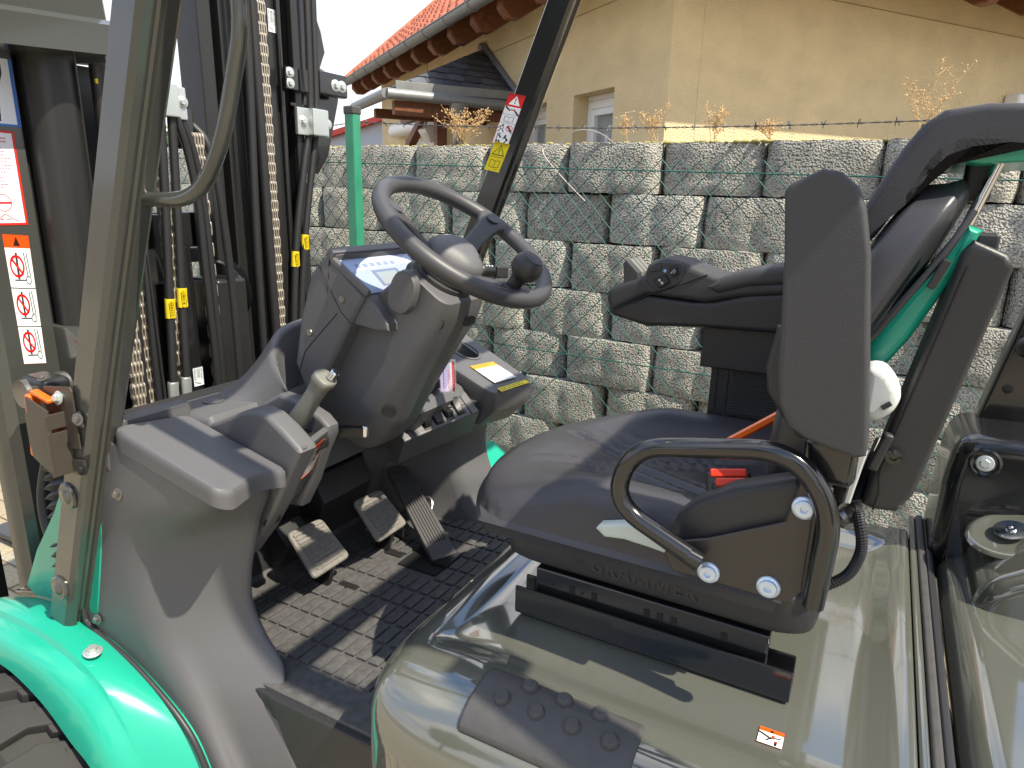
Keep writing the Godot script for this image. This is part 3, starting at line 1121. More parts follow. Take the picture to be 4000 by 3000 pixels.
func weed(label: String, at: Vector3, hgt: float, n: int, sd: int, spread: float) -> void:   # a dried weed: thin stalks with seed pods
	var r := RandomNumberGenerator.new()
	r.seed = sd
	var w := thing("dry_weed", label, "weed", at, "dry weeds along the top of the wall")
	var st := MB.new()
	var pods := MB.new()
	var bit := rbox(Vector3(0.004, 0.0065, 0.0035), 0.0012, 1)
	for k in n:
		var a := r.randf() * TAU
		var l := r.randf_range(0.1, 1.0) * spread
		var hh := hgt * r.randf_range(0.55, 1.0)
		var tip := V(cos(a) * l, hh, sin(a) * l * 0.4)
		var mid := tip * 0.5 + V(r.randfn() * 0.01, hh * 0.08, 0)
		st.add(tube(PackedVector3Array([V(r.randfn() * 0.008, 0, 0), mid, tip]), [0.0012, 0.0009, 0.0005], 4))
		for q in 20:
			var t := r.randf_range(0.3, 1.0)
			var p := mid.lerp(tip, (t - 0.5) * 2.0) if t > 0.5 else (mid * t * 2.0)
			var e := p + V(r.randfn() * 0.016, r.randf_range(0.0, 0.022), r.randfn() * 0.012)
			st.add(tube(PackedVector3Array([p, e]), 0.0007, 3))
			pods.add(bit, Transform3D(Basis(Vector3(r.randfn(), r.randfn(), r.randfn()).normalized(), r.randf() * TAU).scaled(Vector3.ONE * r.randf_range(0.6, 1.3)), e))
	put("stalk", st, M.dry, w, 60, false)
	var pd := put("pod", pods, M.dry, w, 30, false)
	pd.set_meta("kind", "stuff")

func make_weeds() -> void:
	var y := 1.757
	weed("bushy dried weed on the wall between the porch post and the black front pillar", V(-1.76, y, -1.68), 0.16, 16, 1, 0.16)
	weed("small dried weed on the wall in front of the right window pane", V(-0.98, y, -1.66), 0.13, 3, 2, 0.04)
	weed("tall dried weed on the wall just left of the house corner", V(-0.86, y, -1.66), 0.17, 5, 3, 0.09)
	weed("forked dried weed on the wall just right of the house corner", V(-0.63, y, -1.66), 0.13, 5, 4, 0.06)
	weed("bent dried weed on the wall before the sunlit strip of the yellow end face", V(-0.42, y, -1.66), 0.075, 4, 5, 0.09)
	weed("tall dried weed on the wall rising behind the leather headrest", V(0.05, y, -1.66), 0.24, 6, 6, 0.12)
	var b := thing("bent_wire", "loose pale wire arching over the top of the block wall", "wire", V(-1.1, 1.75, -1.55))
	put("strand", tube(smooth_path(pv([-1.0, 1.75, -1.6, -1.07, 1.795, -1.58, -1.16, 1.80, -1.56, -1.22, 1.745, -1.55, -1.28, 1.72, -1.52, -1.17, 1.62, -1.48, -1.04, 1.53, -1.42])), 0.0025, 5), mat(0.4, 0.37, 0.33, 0.6, 0.3), b)

# ---------------------------------------------------------------- the forklift truck
var truck: Node3D

func group_part(called: String, parent: Node3D, label := "") -> Node3D:
	var o := Node3D.new()
	o.name = called
	parent.add_child(o, true)
	if label: o.set_meta("label", label)
	return o

func make_truck() -> void:
	truck = thing("forklift", "teal and grey forklift truck with black suspension seat and open cab", "forklift", V(-0.6, 0, 0))
	make_body()
	make_guard()
	make_dash()
	make_column()
	make_floor()
	make_hood()
	make_seat()
	make_mast()
	make_key()

func pillar_shape(x0: float, y0: float, slope: float, ya: float, yb: float, z: float, s: float, w: float, dp: float) -> MB:   # s = 1: outer face towards +z
	var prof := [0.004, 0.0, w - 0.013, 0.0, w - 0.003, -0.006, w, -0.015, w - 0.001, -0.0185, w - 0.007, -0.0215, w - 0.009, -0.026, w - 0.007, -0.0305, w - 0.001, -0.0335, w, -0.037, w, -dp + 0.007, w - 0.006, -dp, 0.004, -dp, 0.0, -dp + 0.005, 0.0, -0.004]
	var rows := []
	for k in 2:
		var y: float = [ya, yb][k]
		var row := PackedVector3Array()
		for i in range(0, prof.size(), 2):
			row.push_back(V(x0 + slope * (y - y0) + prof[i], y, z + s * prof[i + 1]))
		if s < 0:
			row.reverse()
		row.reverse()
		rows.append(row)
	return MB.new().loft(rows)

func make_guard() -> void:
	var g := group_part("overhead_guard", truck)
	put("pillar", pillar_shape(-1.331, 0.722, 0.404, 0.70, 2.1, 0.5, 1, 0.064, 0.058), M.pillar, g, 30)
	put("pillar", pillar_shape(-0.98, 1.446, 0.414, 0.70, 2.1, -0.505, -1, 0.066, 0.055).moved(Transform3D(Basis().scaled(V(1, 1, 1)), Vector3.ZERO)), M.black_paint, g, 30)
	# rear legs
	for z in [-0.49, 0.52]:
		var lg := MB.new()
		lg.add(prism(p2([0.20, 1.12, 0.36, 1.12, 0.48, 2.1, 0.38, 2.1]), z - 0.03, z + 0.03, 0.01))
		var rl := put("rear_leg", lg, M.black_paint, g, 30)
		if z < 0:
			put("rubber_stop", lathe(p2([0.021, 0, 0.022, 0.008, 0.017, 0.017, 0.008, 0.021, 0, 0.022]), 18).moved(up_to(V(0.262, 1.30, z + 0.029), Vector3.BACK)), M.black_plastic, rl)
			put("plug", lathe(p2([0.009, 0, 0.009, 0.003, 0, 0.004]), 14).moved(up_to(V(0.244, 1.215, z + 0.029), Vector3.BACK)), M.dark, rl)
	# roof rails and bars, above the picture
	for z in [-0.475, 0.475]:
		put("roof_rail", rbox(Vector3(1.25, 0.07, 0.055), 0.012, 2, V(-0.14, 2.13, z)), M.black_paint, g)
	for k in 6:
		put("roof_bar", rbox(Vector3(0.035, 0.06, 0.9), 0.008, 1, V(-0.66 + k * 0.2, 2.13, 0)), M.black_paint, g)
	# grab handle on the left pillar
	put("grab_handle", tube(pv([-0.985, 1.530, 0.455, -0.835, 1.532, 0.458, -0.775, 1.595, 0.46, -0.712, 1.757, 0.46, -0.80, 1.985, 0.458]), 0.0105, 14, 0.055, 8), M.pillar, g, 60)
	# caps over the pillar fixings
	for p in [V(-1.262, 0.822, 0.5), V(-1.183, 1.028, 0.5)]:
		put("fixing_cap", lathe(p2([0.024, 0, 0.0245, 0.003, 0.0215, 0.006, 0.0135, 0.0062, 0.012, 0.0085, 0.007, 0.0105, 0, 0.011]), 26).moved(up_to(p, Vector3.BACK)), M.pillar, g)
	# the labels on the right pillar
	var r := RandomNumberGenerator.new()
	r.seed = 2
	var wp := Paper.new(96, 330, Color(0.87, 0.88, 0.9))
	wp.rect(0, 0, 96, 82, Color(0.8, 0.06, 0.07))
	wp.poly([48, 10, 82, 70, 14, 70], Color(0.92, 0.92, 0.92)).poly([45, 26, 52, 26, 50, 50, 47, 50], Color(0.1, 0.02, 0.02)).rect(45, 54, 7, 7, Color(0.1, 0.02, 0.02))
	var bk := Color(0.08, 0.08, 0.08)
	wp.line(14, 92, 34, 106, 8, bk).line(60, 100, 84, 124, 9, Color(0.3, 0.3, 0.32)).rect(38, 98, 22, 7, Color(0.8, 0.1, 0.1)).line(8, 88, 20, 98, 9, bk).line(74, 112, 92, 128, 8, bk)
	wp.rect(0, 132, 96, 2, bk).rect(0, 188, 96, 2, bk)
	wp.line(20, 145, 46, 150, 3, Color(0.4, 0.4, 0.45)).line(46, 150, 74, 145, 3, Color(0.4, 0.4, 0.45)).line(20, 145, 20, 176, 3, Color(0.4, 0.4, 0.45)).line(74, 145, 74, 176, 3, Color(0.4, 0.4, 0.45)).line(20, 176, 46, 181, 3, Color(0.4, 0.4, 0.45)).line(46, 181, 74, 176, 3, Color(0.4, 0.4, 0.45)).line(46, 150, 46, 181, 2, Color(0.4, 0.4, 0.45))
	wp.ring(26, 205, 6, 6, bk).ring(24, 222, 11, 3, bk).line(20, 232, 8, 250, 5, bk).line(28, 232, 40, 248, 5, bk).line(14, 212, 4, 228, 4, bk)
	wp.ring(68, 220, 20, 4, Color(0.8, 0.08, 0.08)).line(58, 210, 80, 236, 12, bk).line(56, 206, 80, 234, 4, Color(0.8, 0.08, 0.08)).line(76, 232, 90, 250, 5, bk)
	wp.line(14, 262, 14, 300, 3, bk).line(14, 262, 30, 262, 3, bk).line(22, 272, 34, 284, 9, bk).rect(12, 304, 10, 14, bk).rect(28, 304, 10, 14, bk).rect(20, 309, 10, 3, bk)
	wp.line(60, 280, 78, 296, 10, bk).line(78, 296, 64, 320, 7, bk).line(58, 272, 52, 292, 5, bk).ring(62, 270, 6, 6, bk).lines(60, 324, 30, 1, 6, 2, bk, r)
	var tl := V(-0.850, 1.785, -0.4494)
	var tr := V(-0.806, 1.776, -0.4494)
	var dn := V(-0.046, -0.112, 0)
	sticker("warning_label", wp, tl, tr, tl + dn, tr + dn, g)
	var yp := Paper.new(64, 120, Color(0.85, 0.78, 0.02))
	var ol := Color(0.22, 0.2, 0.02)
	yp.line(32, 12, 56, 52, 3, ol).line(56, 52, 8, 52, 3, ol).line(8, 52, 32, 12, 3, ol).rect(30, 24, 4, 16, ol).rect(30, 43, 4, 4, ol).rect(4, 60, 56, 2, ol)
	yp.line(12, 74, 32, 78, 2, ol).line(32, 78, 52, 74, 2, ol).line(12, 74, 12, 102, 2, ol).line(52, 74, 52, 102, 2, ol).line(12, 102, 32, 106, 2, ol).line(32, 106, 52, 102, 2, ol).line(32, 78, 32, 106, 2, ol).lines(34, 112, 22, 1, 5, 2, ol, r)
	var a2 := V(-0.888, 1.676, -0.4494)
	var b2 := V(-0.846, 1.668, -0.4494)
	var d2 := V(-0.03, -0.066, 0)
	sticker("warning_label", yp, a2, b2, a2 + d2, b2 + d2, g)
	# the indicator lamp and its bent bracket on the left pillar
	var lp := group_part("indicator_lamp", truck)
	var br := MB.new()
	br.add(prism(p2([-1.203, 1.212, -1.145, 1.196, -1.145, 1.085, -1.165, 1.087, -1.208, 1.105, -1.21, 1.12, -1.213, 1.125, -1.213, 1.18, -1.205, 1.185]), 0.530, 0.533))
	br.add(prism(p2([-1.148, 1.19, -1.105, 1.195, -1.10, 1.17, -1.148, 1.165]), 0.5, 0.503).moved(Transform3D(Basis(), V(0, 0, 0.003))))
	br.add(rbox(Vector3(0.003, 0.026, 0.036), 0.001, 1, V(-1.146, 1.177, 0.52)))
	br.add(rbox(Vector3(0.003, 0.075, 0.038), 0.001, 1, V(-1.147, 1.12, 0.519)))
	br.add(prism(p2([-1.15, 1.105, -1.11, 1.11, -1.11, 1.08, -1.15, 1.08]), 0.5035, 0.5065))
	br.add(prism(p2([-1.195, 1.225, -1.12, 1.235, -1.115, 1.228, -1.115, 1.13, -1.195, 1.12]), 0.5045, 0.507))
	put("bracket", br, mat(0.05, 0.042, 0.034, 0.4, 0.0), lp, 20)
	put("lens", rbox(Vector3(0.014, 0.112, 0.022), 0.005, 2).moved(Transform3D(Basis(Vector3.BACK, -0.1), V(-1.213, 1.158, 0.519))), M.orange, lp)
	put("lens", rbox(Vector3(0.05, 0.008, 0.014), 0.003, 2).moved(Transform3D(Basis(Vector3.BACK, -0.2), V(-1.182, 1.212, 0.517))), M.orange, lp)
	put("screw", bolt(V(-1.108, 1.183, 0.507), V(0.35, 0.1, 1), 0.006), M.steel, lp)
	put("screw", bolt(V(-1.117, 1.094, 0.507), V(0.35, 0.1, 1), 0.006), M.dark, lp)
	put("nut", bolt(V(-1.152, 1.212, 0.508), V(0, 0.2, 1), 0.007), M.zinc, lp)

func make_body() -> void:
	# teal fender over the front wheel
	var trim := pv([-1.62, 0.64, 0.455, -1.5, 0.70, 0.455, -1.38, 0.722, 0.455, -1.249, 0.718, 0.455, -1.118, 0.679, 0.455, -0.998, 0.611, 0.455, -0.943, 0.531, 0.455, -0.90, 0.40, 0.455])
	var ridge := pv([-1.66, 0.655, 0.53, -1.55, 0.705, 0.53, -1.43, 0.731, 0.53, -1.30, 0.735, 0.53, -1.182, 0.727, 0.535, -1.092, 0.682, 0.535, -1.025, 0.595, 0.535, -0.97, 0.45, 0.535])
	var lip := pv([-1.66, 0.50, 0.585, -1.56, 0.60, 0.585, -1.45, 0.66, 0.585, -1.33, 0.68, 0.585, -1.22, 0.65, 0.585, -1.14, 0.597, 0.585, -1.075, 0.55, 0.585, -1.02, 0.40, 0.585])
	var k := 5
	var a := smooth_path(trim, k)
	var b := smooth_path(ridge, k)
	var c := smooth_path(lip, k)
	var rows := []
	for j in 9:
		var row := PackedVector3Array()
		var t := j / 8.0
		for i in a.size():
			row.push_back(a[i].lerp(b[i], t) + V(0, 0.008 * sin(t * PI), 0))
		rows.append(row)
	var up := MB.new()
	up.grid(rows)
	rows = []
	for j in 3:   # the step down along the crease
		var row := PackedVector3Array()
		for i in a.size():
			row.push_back(b[i] + V(0.0, -0.005 * j, 0.003 * j))
		rows.append(row)
	for j in range(1, 10):
		var row := PackedVector3Array()
		var t := j / 9.0
		for i in a.size():
			row.push_back((b[i] + V(0, -0.01, 0.006)).lerp(c[i], t) + V(0, 0.018 * sin(t * PI), 0.008 * sin(t * PI)))
		rows.append(row)
	var inn := PackedVector3Array()
	var inn2 := PackedVector3Array()
	for i in a.size():
		inn.push_back(c[i] + V(0, -0.004, -0.003))
		inn2.push_back(a[i] + V(0, -0.03, 0))
	rows.append(inn)
	rows.append(inn2)
	up.grid(rows)
	var fe := put("fender", up, M.teal, truck, 32)
	var b1 := put("bolt", bolt(V(-1.163, 0.728, 0.513), V(0.12, 1, 0.05), 0.0095), M.zinc, fe)
	b1.set_meta("label", "zinc hexagon bolt on the fender beside the pillar foot")
	# upright teal plate in front of the pillar, and the slim teal edge behind it
	put("side_plate", prism(p2([-1.30, 1.0, -1.345, 0.935, -1.433, 0.83, -1.50, 0.726, -1.45, 0.70, -1.27, 0.70]), 0.43, 0.452, 0.003, 1), M.teal, truck)
	put("side_plate", prism(p2([-1.16, 1.118, -1.115, 1.124, -1.095, 1.115, -1.09, 1.10, -1.125, 1.035, -1.165, 0.966, -1.226, 0.75, -1.28, 0.75]), 0.448, 0.462, 0.004, 3), M.teal, truck)
	# the mirrored fender on the far side shows behind the right leg cover
	var far := MB.new()
	far.add(prism(p2([-1.5, 0.6, -1.3, 0.72, -1.05, 0.82, -0.955, 0.835, -0.86, 0.77, -0.74, 0.68, -0.70, 0.55, -0.9, 0.4]), -0.60, -0.47, 0.02, 3))
	put("fender", far, M.teal, truck)
	# chassis
	put("chassis", rbox(Vector3(1.9, 0.4, 0.76), 0.02, 1, V(-0.55, 0.36, 0)), M.black_paint, truck)
	put("side_frame", rbox(Vector3(0.010, 0.27, 0.016), 0.003, 1).moved(Transform3D(Basis(), V(-0.604, 0.655, 0.386))), M.teal, truck)
	put("edge_label", rbox(Vector3(0.006, 0.1, 0.016), 0.001, 1, V(-0.645, 0.57, 0.383)), M.yellow, truck)
	# front wheel: tyre with lugs, rim
	var w := group_part("front_wheel", truck)
	var ctr := V(-1.375, 0.325, 0.585)
	var ty := lathe(p2([0.17, -0.09, 0.24, -0.1, 0.30, -0.092, 0.318, -0.075, 0.318, 0.075, 0.30, 0.092, 0.24, 0.1, 0.17, 0.09]), 56)
	var to := Transform3D(Basis(Vector3.RIGHT, PI / 2), ctr)
	var tyr := put("tyre", ty.moved(to), M.tyre, w, 35)
	var lug := prism(p2([-0.028, -0.10, 0.034, -0.10, 0.034, -0.03, 0.012, 0.006, -0.05, 0.006, -0.028, -0.03]), 0.0, 0.030, 0.005, 2)
	for i in 22:
		for s in [1.0, -1.0]:
			var an := TAU * (i + (0.5 if s < 0 else 0.0)) / 22
			var bs := Basis(V(-sin(an), cos(an), 0) * s, V(0, 0, -1) * s, V(cos(an), sin(an), 0))
			put("lug", lug.moved(Transform3D(bs, ctr + V(cos(an), sin(an), 0) * 0.309)), M.tyre, tyr, 35)
	put("rim", lathe(p2([0.172, -0.08, 0.172, 0.085, 0.16, 0.092, 0.15, 0.06, 0.1, 0.03, 0.0, 0.03]), 40).moved(to), M.pillar, w)

func make_mast() -> void:
	var m := group_part("mast", truck)
	# left upright with its lettered face, second section behind
	var lu := put("upright", prism(p2([-1.72, 0.25, -1.63, 0.25, -1.63, 0.352, -1.645, 0.37, -1.72, 0.37]), 0.12, 2.35, 0.004, 1).moved(Transform3D(Basis(V(1, 0, 0), V(0, 0, 1), V(0, 1, 0)), Vector3.ZERO)), M.pillar, m, 30)
	put("upright", rbox(Vector3(0.05, 2.2, 0.05), 0.006, 1, V(-1.675, 1.2, 0.224)), M.mast, m)
	put("lift_cylinder", lathe(p2([0.054, 0.4, 0.054, 1.86, 0.03, 1.87, 0.03, 2.4]), 48).moved(Transform3D(Basis(), V(-1.62, 0, 0.186))), M.mast, m)
	put("rail_web", rbox(Vector3(0.01, 1.75, 0.26), 0.002, 1, V(-1.72, 0.94, 0.12)), M.mast, m)
	put("lift_cylinder", lathe(p2([0.02, 0.4, 0.02, 1.8]), 16).moved(Transform3D(Basis(), V(-1.57, 0, 0.105))), M.mast, m)
	# grey head beam with a stepped top
	var hb := MB.new()
	hb.add(prism(p2([-1.72, 1.80, -1.50, 1.80, -1.50, 1.858, -1.52, 1.87, -1.72, 1.87]), -0.02, 0.62, 0.004, 1))
	hb.add(prism(p2([-1.72, 1.866, -1.54, 1.866, -1.54, 1.99, -1.72, 1.99]), 0.085, 0.60, 0.006, 1))
	put("head_beam", hb.moved(Transform3D(Basis(Vector3.RIGHT, 0.07), V(0, 1.81, 0.3)) * Transform3D(Basis(), V(0, -1.81, -0.3))), M.pillar, m, 25)
	put("cylinder_stay", tube(pv([-1.58, 1.80, 0.085, -1.58, 1.76, 0.06, -1.6, 1.62, 0.055]), 0.018, 10, 0.02), M.black_paint, m)
	put("nut", bolt(V(-1.565, 1.765, 0.115), V(1, 0, 0.3), 0.008, false), M.yellow, m)
	# right upright: channel, backing, lip
	var ru := MB.new()
	ru.add(rbox(Vector3(0.09, 2.3, 0.045), 0.005, 1, V(-1.71, 1.25, -0.2585)))
	ru.add(rbox(Vector3(0.02, 2.3, 0.31), 0.003, 1, V(-1.755, 1.25, -0.43)))
	ru.add(rbox(Vector3(0.06, 2.3, 0.014), 0.004, 1, V(-1.70, 1.25, -0.315)))
	ru.add(rbox(Vector3(0.07, 2.3, 0.05), 0.006, 1, V(-1.71, 1.25, -0.492)))
	ru.add(rbox(Vector3(0.09, 2.3, 0.03), 0.006, 1, V(-1.70, 1.25, -0.572)))
	put("upright", ru, M.mast, m)
	var bp := prism(p2([1.60, -0.69, 1.66, -0.74, 1.84, -0.80, 1.91, -0.80, 1.93, -0.72, 1.98, -0.745, 2.04, -0.73, 2.10, -0.70, 2.3, -0.69, 2.3, -0.64, 1.9, -0.64, 1.6, -0.62]), 0.0, 0.02, 0.003, 1).moved(Transform3D(Basis(V(0, 1, 0), V(0, 0, 1), V(1, 0, 0)), V(-1.72, 0, 0)))
	put("side_bracket", bp, M.black_paint, m, 25)
	put("side_bracket", rbox(Vector3(0.03, 0.07, 0.13), 0.006, 1, V(-1.66, 1.877, -0.72)), M.black_paint, m)
	for z in [-0.725, -0.755]:
		put("bolt", bolt(V(-1.645, 1.875, z), V(1, 0, 0.1), 0.011), M.zinc, m)
	var cb := MB.new()
	cb.add(rbox(Vector3(0.012, 0.062, 0.05), 0.002, 1, V(-1.635, 1.867, -0.522)))
	cb.add(cyl(0.021, 0.062, 18).moved(Transform3D(Basis(), V(-1.642, 1.836, -0.572))))
	put("rod_clamp", cb, M.black_paint, m)
	for y in [1.882, 1.852]:
		put("bolt", bolt(V(-1.629, y, -0.513), V(1, 0, 0.2), 0.0085), M.zinc, m)
	put("lift_rod", cyl(0.0085, 2.0, 12).moved(Transform3D(Basis(), V(-1.668, 0.4, -0.517))), M.black_paint, m)
	put("lift_rod", cyl(0.016, 2.0, 14).moved(Transform3D(Basis(), V(-1.672, 0.4, -0.572))), M.black_paint, m)
	# cross ties and the carriage far behind
	put("cross_tie", rbox(Vector3(0.05, 0.16, 0.6), 0.008, 1, V(-1.78, 0.98, -0.02)), M.mast, m)
	put("cross_tie", rbox(Vector3(0.05, 0.10, 0.6), 0.008, 1, V(-1.80, 1.43, -0.02)), M.mast, m)
	put("tilt_block", rbox(Vector3(0.12, 0.5, 0.1), 0.012, 2, V(-1.62, 1.06, -0.19)), M.mast, m)
	put("sheave", lathe(p2([0.02, -0.02, 0.085, -0.02, 0.09, -0.014, 0.075, -0.008, 0.075, 0.008, 0.09, 0.014, 0.085, 0.02, 0.02, 0.02]), 28).moved(Transform3D(Basis(Vector3.RIGHT, PI / 2), V(-1.66, 1.26, -0.245))), M.black_paint, m)
	put("inner_channel", rbox(Vector3(0.06, 1.45, 0.09), 0.006, 1, V(-1.79, 0.75, -0.155)), M.mast, m)
	put("inner_channel", rbox(Vector3(0.06, 1.45, 0.09), 0.006, 1, V(-1.79, 0.75, 0.10)), M.mast, m)
	put("inner_cylinder", cyl(0.034, 1.2, 18).moved(Transform3D(Basis(), V(-1.70, 0.1, -0.055))), M.black_paint, m)
	put("load_backrest", rbox(Vector3(0.04, 0.05, 1.1), 0.006, 1, V(-2.05, 1.33, 0.02)), M.mast, m)
	for kz in 5:
		put("load_backrest", rbox(Vector3(0.03, 1.0, 0.03), 0.005, 1, V(-2.05, 0.83, -0.5 + kz * 0.26)), M.mast, m)
	# hoses
	var hz := [
		pv([-1.55, 1.72, -0.018, -1.55, 1.5, -0.005, -1.55, 1.25, 0.013, -1.545, 1.06, 0.03]),
		pv([-1.55, 1.72, -0.047, -1.55, 1.5, -0.036, -1.55, 1.25, -0.022, -1.545, 1.06, -0.008]),
		pv([-1.56, 1.74, -0.055, -1.55, 1.70, -0.062, -1.55, 1.62, -0.083, -1.55, 1.50, -0.098, -1.55, 1.35, -0.10, -1.55, 1.1, -0.105, -1.55, 0.9, -0.105]),
		pv([-1.57, 1.745, -0.068, -1.56, 1.71, -0.08, -1.555, 1.62, -0.105, -1.555, 1.50, -0.118, -1.555, 1.35, -0.122, -1.555, 1.1, -0.125, -1.555, 0.9, -0.122]),
		pv([-1.60, 1.70, -0.14, -1.57, 1.655, -0.157, -1.56, 1.55, -0.17, -1.56, 1.37, -0.183, -1.56, 1.2, -0.187, -1.56, 0.95, -0.185]),
		pv([-1.60, 1.66, 0.03, -1.56, 1.6, 0.045, -1.55, 1.45, 0.06, -1.55, 1.2, 0.068, -1.55, 0.95, 0.07]),
		pv([-1.62, 1.62, 0.05, -1.56, 1.52, 0.09, -1.55, 1.35, 0.10, -1.55, 1.1, 0.105, -1.55, 0.9, 0.10]),
		pv([-1.63, 2.3, -0.365, -1.63, 1.9, -0.363, -1.63, 1.4, -0.345, -1.63, 0.9, -0.34]),
		pv([-1.645, 2.3, -0.40, -1.645, 1.9, -0.402, -1.645, 1.4, -0.405, -1.645, 0.9, -0.41]),
		pv([-1.66, 2.3, -0.632, -1.655, 1.95, -0.622, -1.65, 1.75, -0.607, -1.65, 1.62, -0.572, -1.65, 1.36, -0.517, -1.65, 0.95, -0.47]),
		pv([-1.665, 2.3, -0.662, -1.66, 1.95, -0.652, -1.655, 1.75, -0.638, -1.655, 1.62, -0.612, -1.655, 1.36, -0.557, -1.655, 0.95, -0.50])]
	for i in hz.size():
		put("hose", tube(smooth_path(hz[i], 6), [0.0105, 0.0105, 0.0095, 0.0095, 0.011, 0.009, 0.009, 0.0125, 0.015, 0.0115, 0.0115][i], 10), M.hose, m, 60)
	put("cable", tube(smooth_path(pv([-1.60, 1.64, 0.03, -1.55, 1.58, 0.055, -1.54, 1.4, 0.063, -1.54, 1.0, 0.06])), 0.004, 6), M.dark, m, 60)
	# fittings and tags on the hoses
	for p in [V(-1.545, 1.02, 0.034), V(-1.545, 1.025, -0.004)]:
		put("hose_fitting", lathe(p2([0.0125, 0, 0.0135, 0.004, 0.0135, 0.045, 0.0115, 0.05]), 14).moved(up_to(p, V(0, 1, -0.05))), M.zinc, m)
	var r := RandomNumberGenerator.new()
	r.seed = 9
	for q in [[V(-1.5495, 1.255, 0.0127), V(0, 1, -0.07)], [V(-1.5495, 1.278, -0.0235), V(0, 1, -0.06)], [V(-1.65, 1.335, -0.512), V(0, 1, -0.13)], [V(-1.655, 1.385, -0.562), V(0, 1, -0.13)]]:
		var tg := put("hose_tag", lathe(p2([0.0122, -0.024, 0.0122, 0.024]), 14).moved(up_to(q[0], q[1])), M.yellow, m)
		var pp := Paper.new(40, 64, Color(0.82, 0.72, 0.03))
		pp.bars(5, 6, 18, 52, Color(0.12, 0.1, 0.02), r, true).lines(27, 8, 8, 9, 6, 3, Color(0.15, 0.12, 0.02), r)
		var o: Vector3 = q[0] + V(0.0128, 0, 0.002)
		sticker("tag_print", pp, o + V(0, 0.021, 0.0075), o + V(0, 0.021, -0.0075), o + V(0, -0.021, 0.0075), o + V(0, -0.021, -0.0075), tg)
	# zinc clamps that hold the hose pairs
	var za := MB.new()
	za.add(rbox(Vector3(0.03, 0.075, 0.055), 0.004, 1, V(-1.545, 1.745, -0.03)))
	za.add(rbox(Vector3(0.03, 0.075, 0.03), 0.004, 1, V(-1.56, 1.742, -0.074)))
	put("hose_clamp", za, M.zinc, m)
	put("bolt", bolt(V(-1.545, 1.745, -0.076), V(1, 0, 0.2), 0.008), M.zinc, m)
	var zb := MB.new()
	zb.add(rbox(Vector3(0.014, 0.08, 0.135), 0.003, 1, V(-1.645, 1.752, -0.612)))
	zb.add(rbox(Vector3(0.03, 0.08, 0.07), 0.005, 1, V(-1.63, 1.752, -0.622)))
	put("hose_clamp", zb, M.zinc, m)
	for z in [-0.566, -0.672]:
		put("bolt", bolt(V(-1.638, 1.752, z), V(1, 0, 0.2), 0.0095), M.zinc, m)
	put("clamp_plate", rbox(Vector3(0.012, 0.01, 0.15), 0.002, 1, V(-1.662, 1.799, -0.612)), M.black_paint, m)
	put("black_hook", rbox(Vector3(0.03, 0.1, 0.06), 0.012, 2, V(-1.60, 1.69, -0.11)), M.black_paint, m)
	# leaf chains
	for q in [[0.078, -1.57, 0.85, 1.75], [0.128, -1.54, 0.8, 1.32], [-0.016, -1.57, 0.85, 1.62], [-0.126, -1.57, 0.85, 1.66], [-0.437, -1.655, 0.85, 2.3]]:
		var ch := MB.new()
		var pl := prism(p2([-0.011, -0.021, 0.011, -0.021, 0.011, 0.021, -0.011, 0.021]), -0.0019, 0.0019, 0.0009, 1, 0.0108, 3)
		var y: float = q[2]
		var k := 0
		while y < q[3]:
			for zz in ([-0.0084, 0.0, 0.0084] if k % 2 else [-0.0125, -0.0042, 0.0042, 0.0125]):
				ch.add(pl, Transform3D(Basis(), V(q[1], y, q[0] + zz)))
			ch.add(cyl(0.0055, 0.032, 8), Transform3D(Basis(Vector3.RIGHT, PI / 2), V(q[1], y + 0.0135, q[0] - 0.016)))
			y += 0.027
			k += 1
		put("chain", ch, M.chain, m, 45)
	# print on the left upright
	var s7 := Paper.new(150, 200, Color(0.9, 0.92, 0.96))
	s7.rect(140, 0, 10, 200, Color(0.2, 0.4, 0.75)).rect(0, 193, 150, 7, Color(0.2, 0.45, 0.75))
	s7.poly([20, 16, 118, 18, 118, 44, 100, 100, 96, 186, 74, 186, 76, 110, 92, 46, 20, 44], Color(0.05, 0.07, 0.06)).poly([24, 20, 112, 22, 112, 42, 98, 96, 93, 182, 84, 182, 84, 106, 100, 38, 24, 36], Color(0.2, 0.27, 0.16))
	var xx := -1.6294
	sticker("number_plate", s7, V(xx, 1.79, 0.352), V(xx, 1.79, 0.251), V(xx, 1.66, 0.352), V(xx, 1.66, 0.251), lu)
	var rd := Color(0.78, 0.16, 0.1)
	var sr := Paper.new(140, 250, Color(0.88, 0.88, 0.92))
	sr.rect(0, 0, 140, 6, rd).rect(0, 244, 140, 6, rd).rect(0, 0, 6, 250, rd).rect(133, 0, 7, 250, rd)
	sr.lines(14, 18, 110, 2, 9, 4, Color(0.8, 0.45, 0.42), r).lines(14, 44, 112, 8, 9, 3, Color(0.72, 0.5, 0.55), r).lines(30, 122, 70, 4, 9, 3, Color(0.72, 0.4, 0.42), r)
	sr.ring(78, 190, 24, 3, Color(0.75, 0.45, 0.42)).ring(78, 190, 17, 1, Color(0.8, 0.6, 0.6)).rect(54, 187, 48, 6, Color(0.75, 0.2, 0.2)).line(44, 240, 78, 220, 2, rd).line(78, 220, 112, 240, 2, rd).lines(52, 232, 52, 1, 6, 4, Color(0.75, 0.3, 0.3), r)
	sticker("inspection_label", sr, V(xx, 1.651, 0.36), V(xx, 1.651, 0.268), V(xx, 1.462, 0.36), V(xx, 1.462, 0.268), lu)
	var so := Paper.new(120, 400, Color(0.88, 0.9, 0.9))
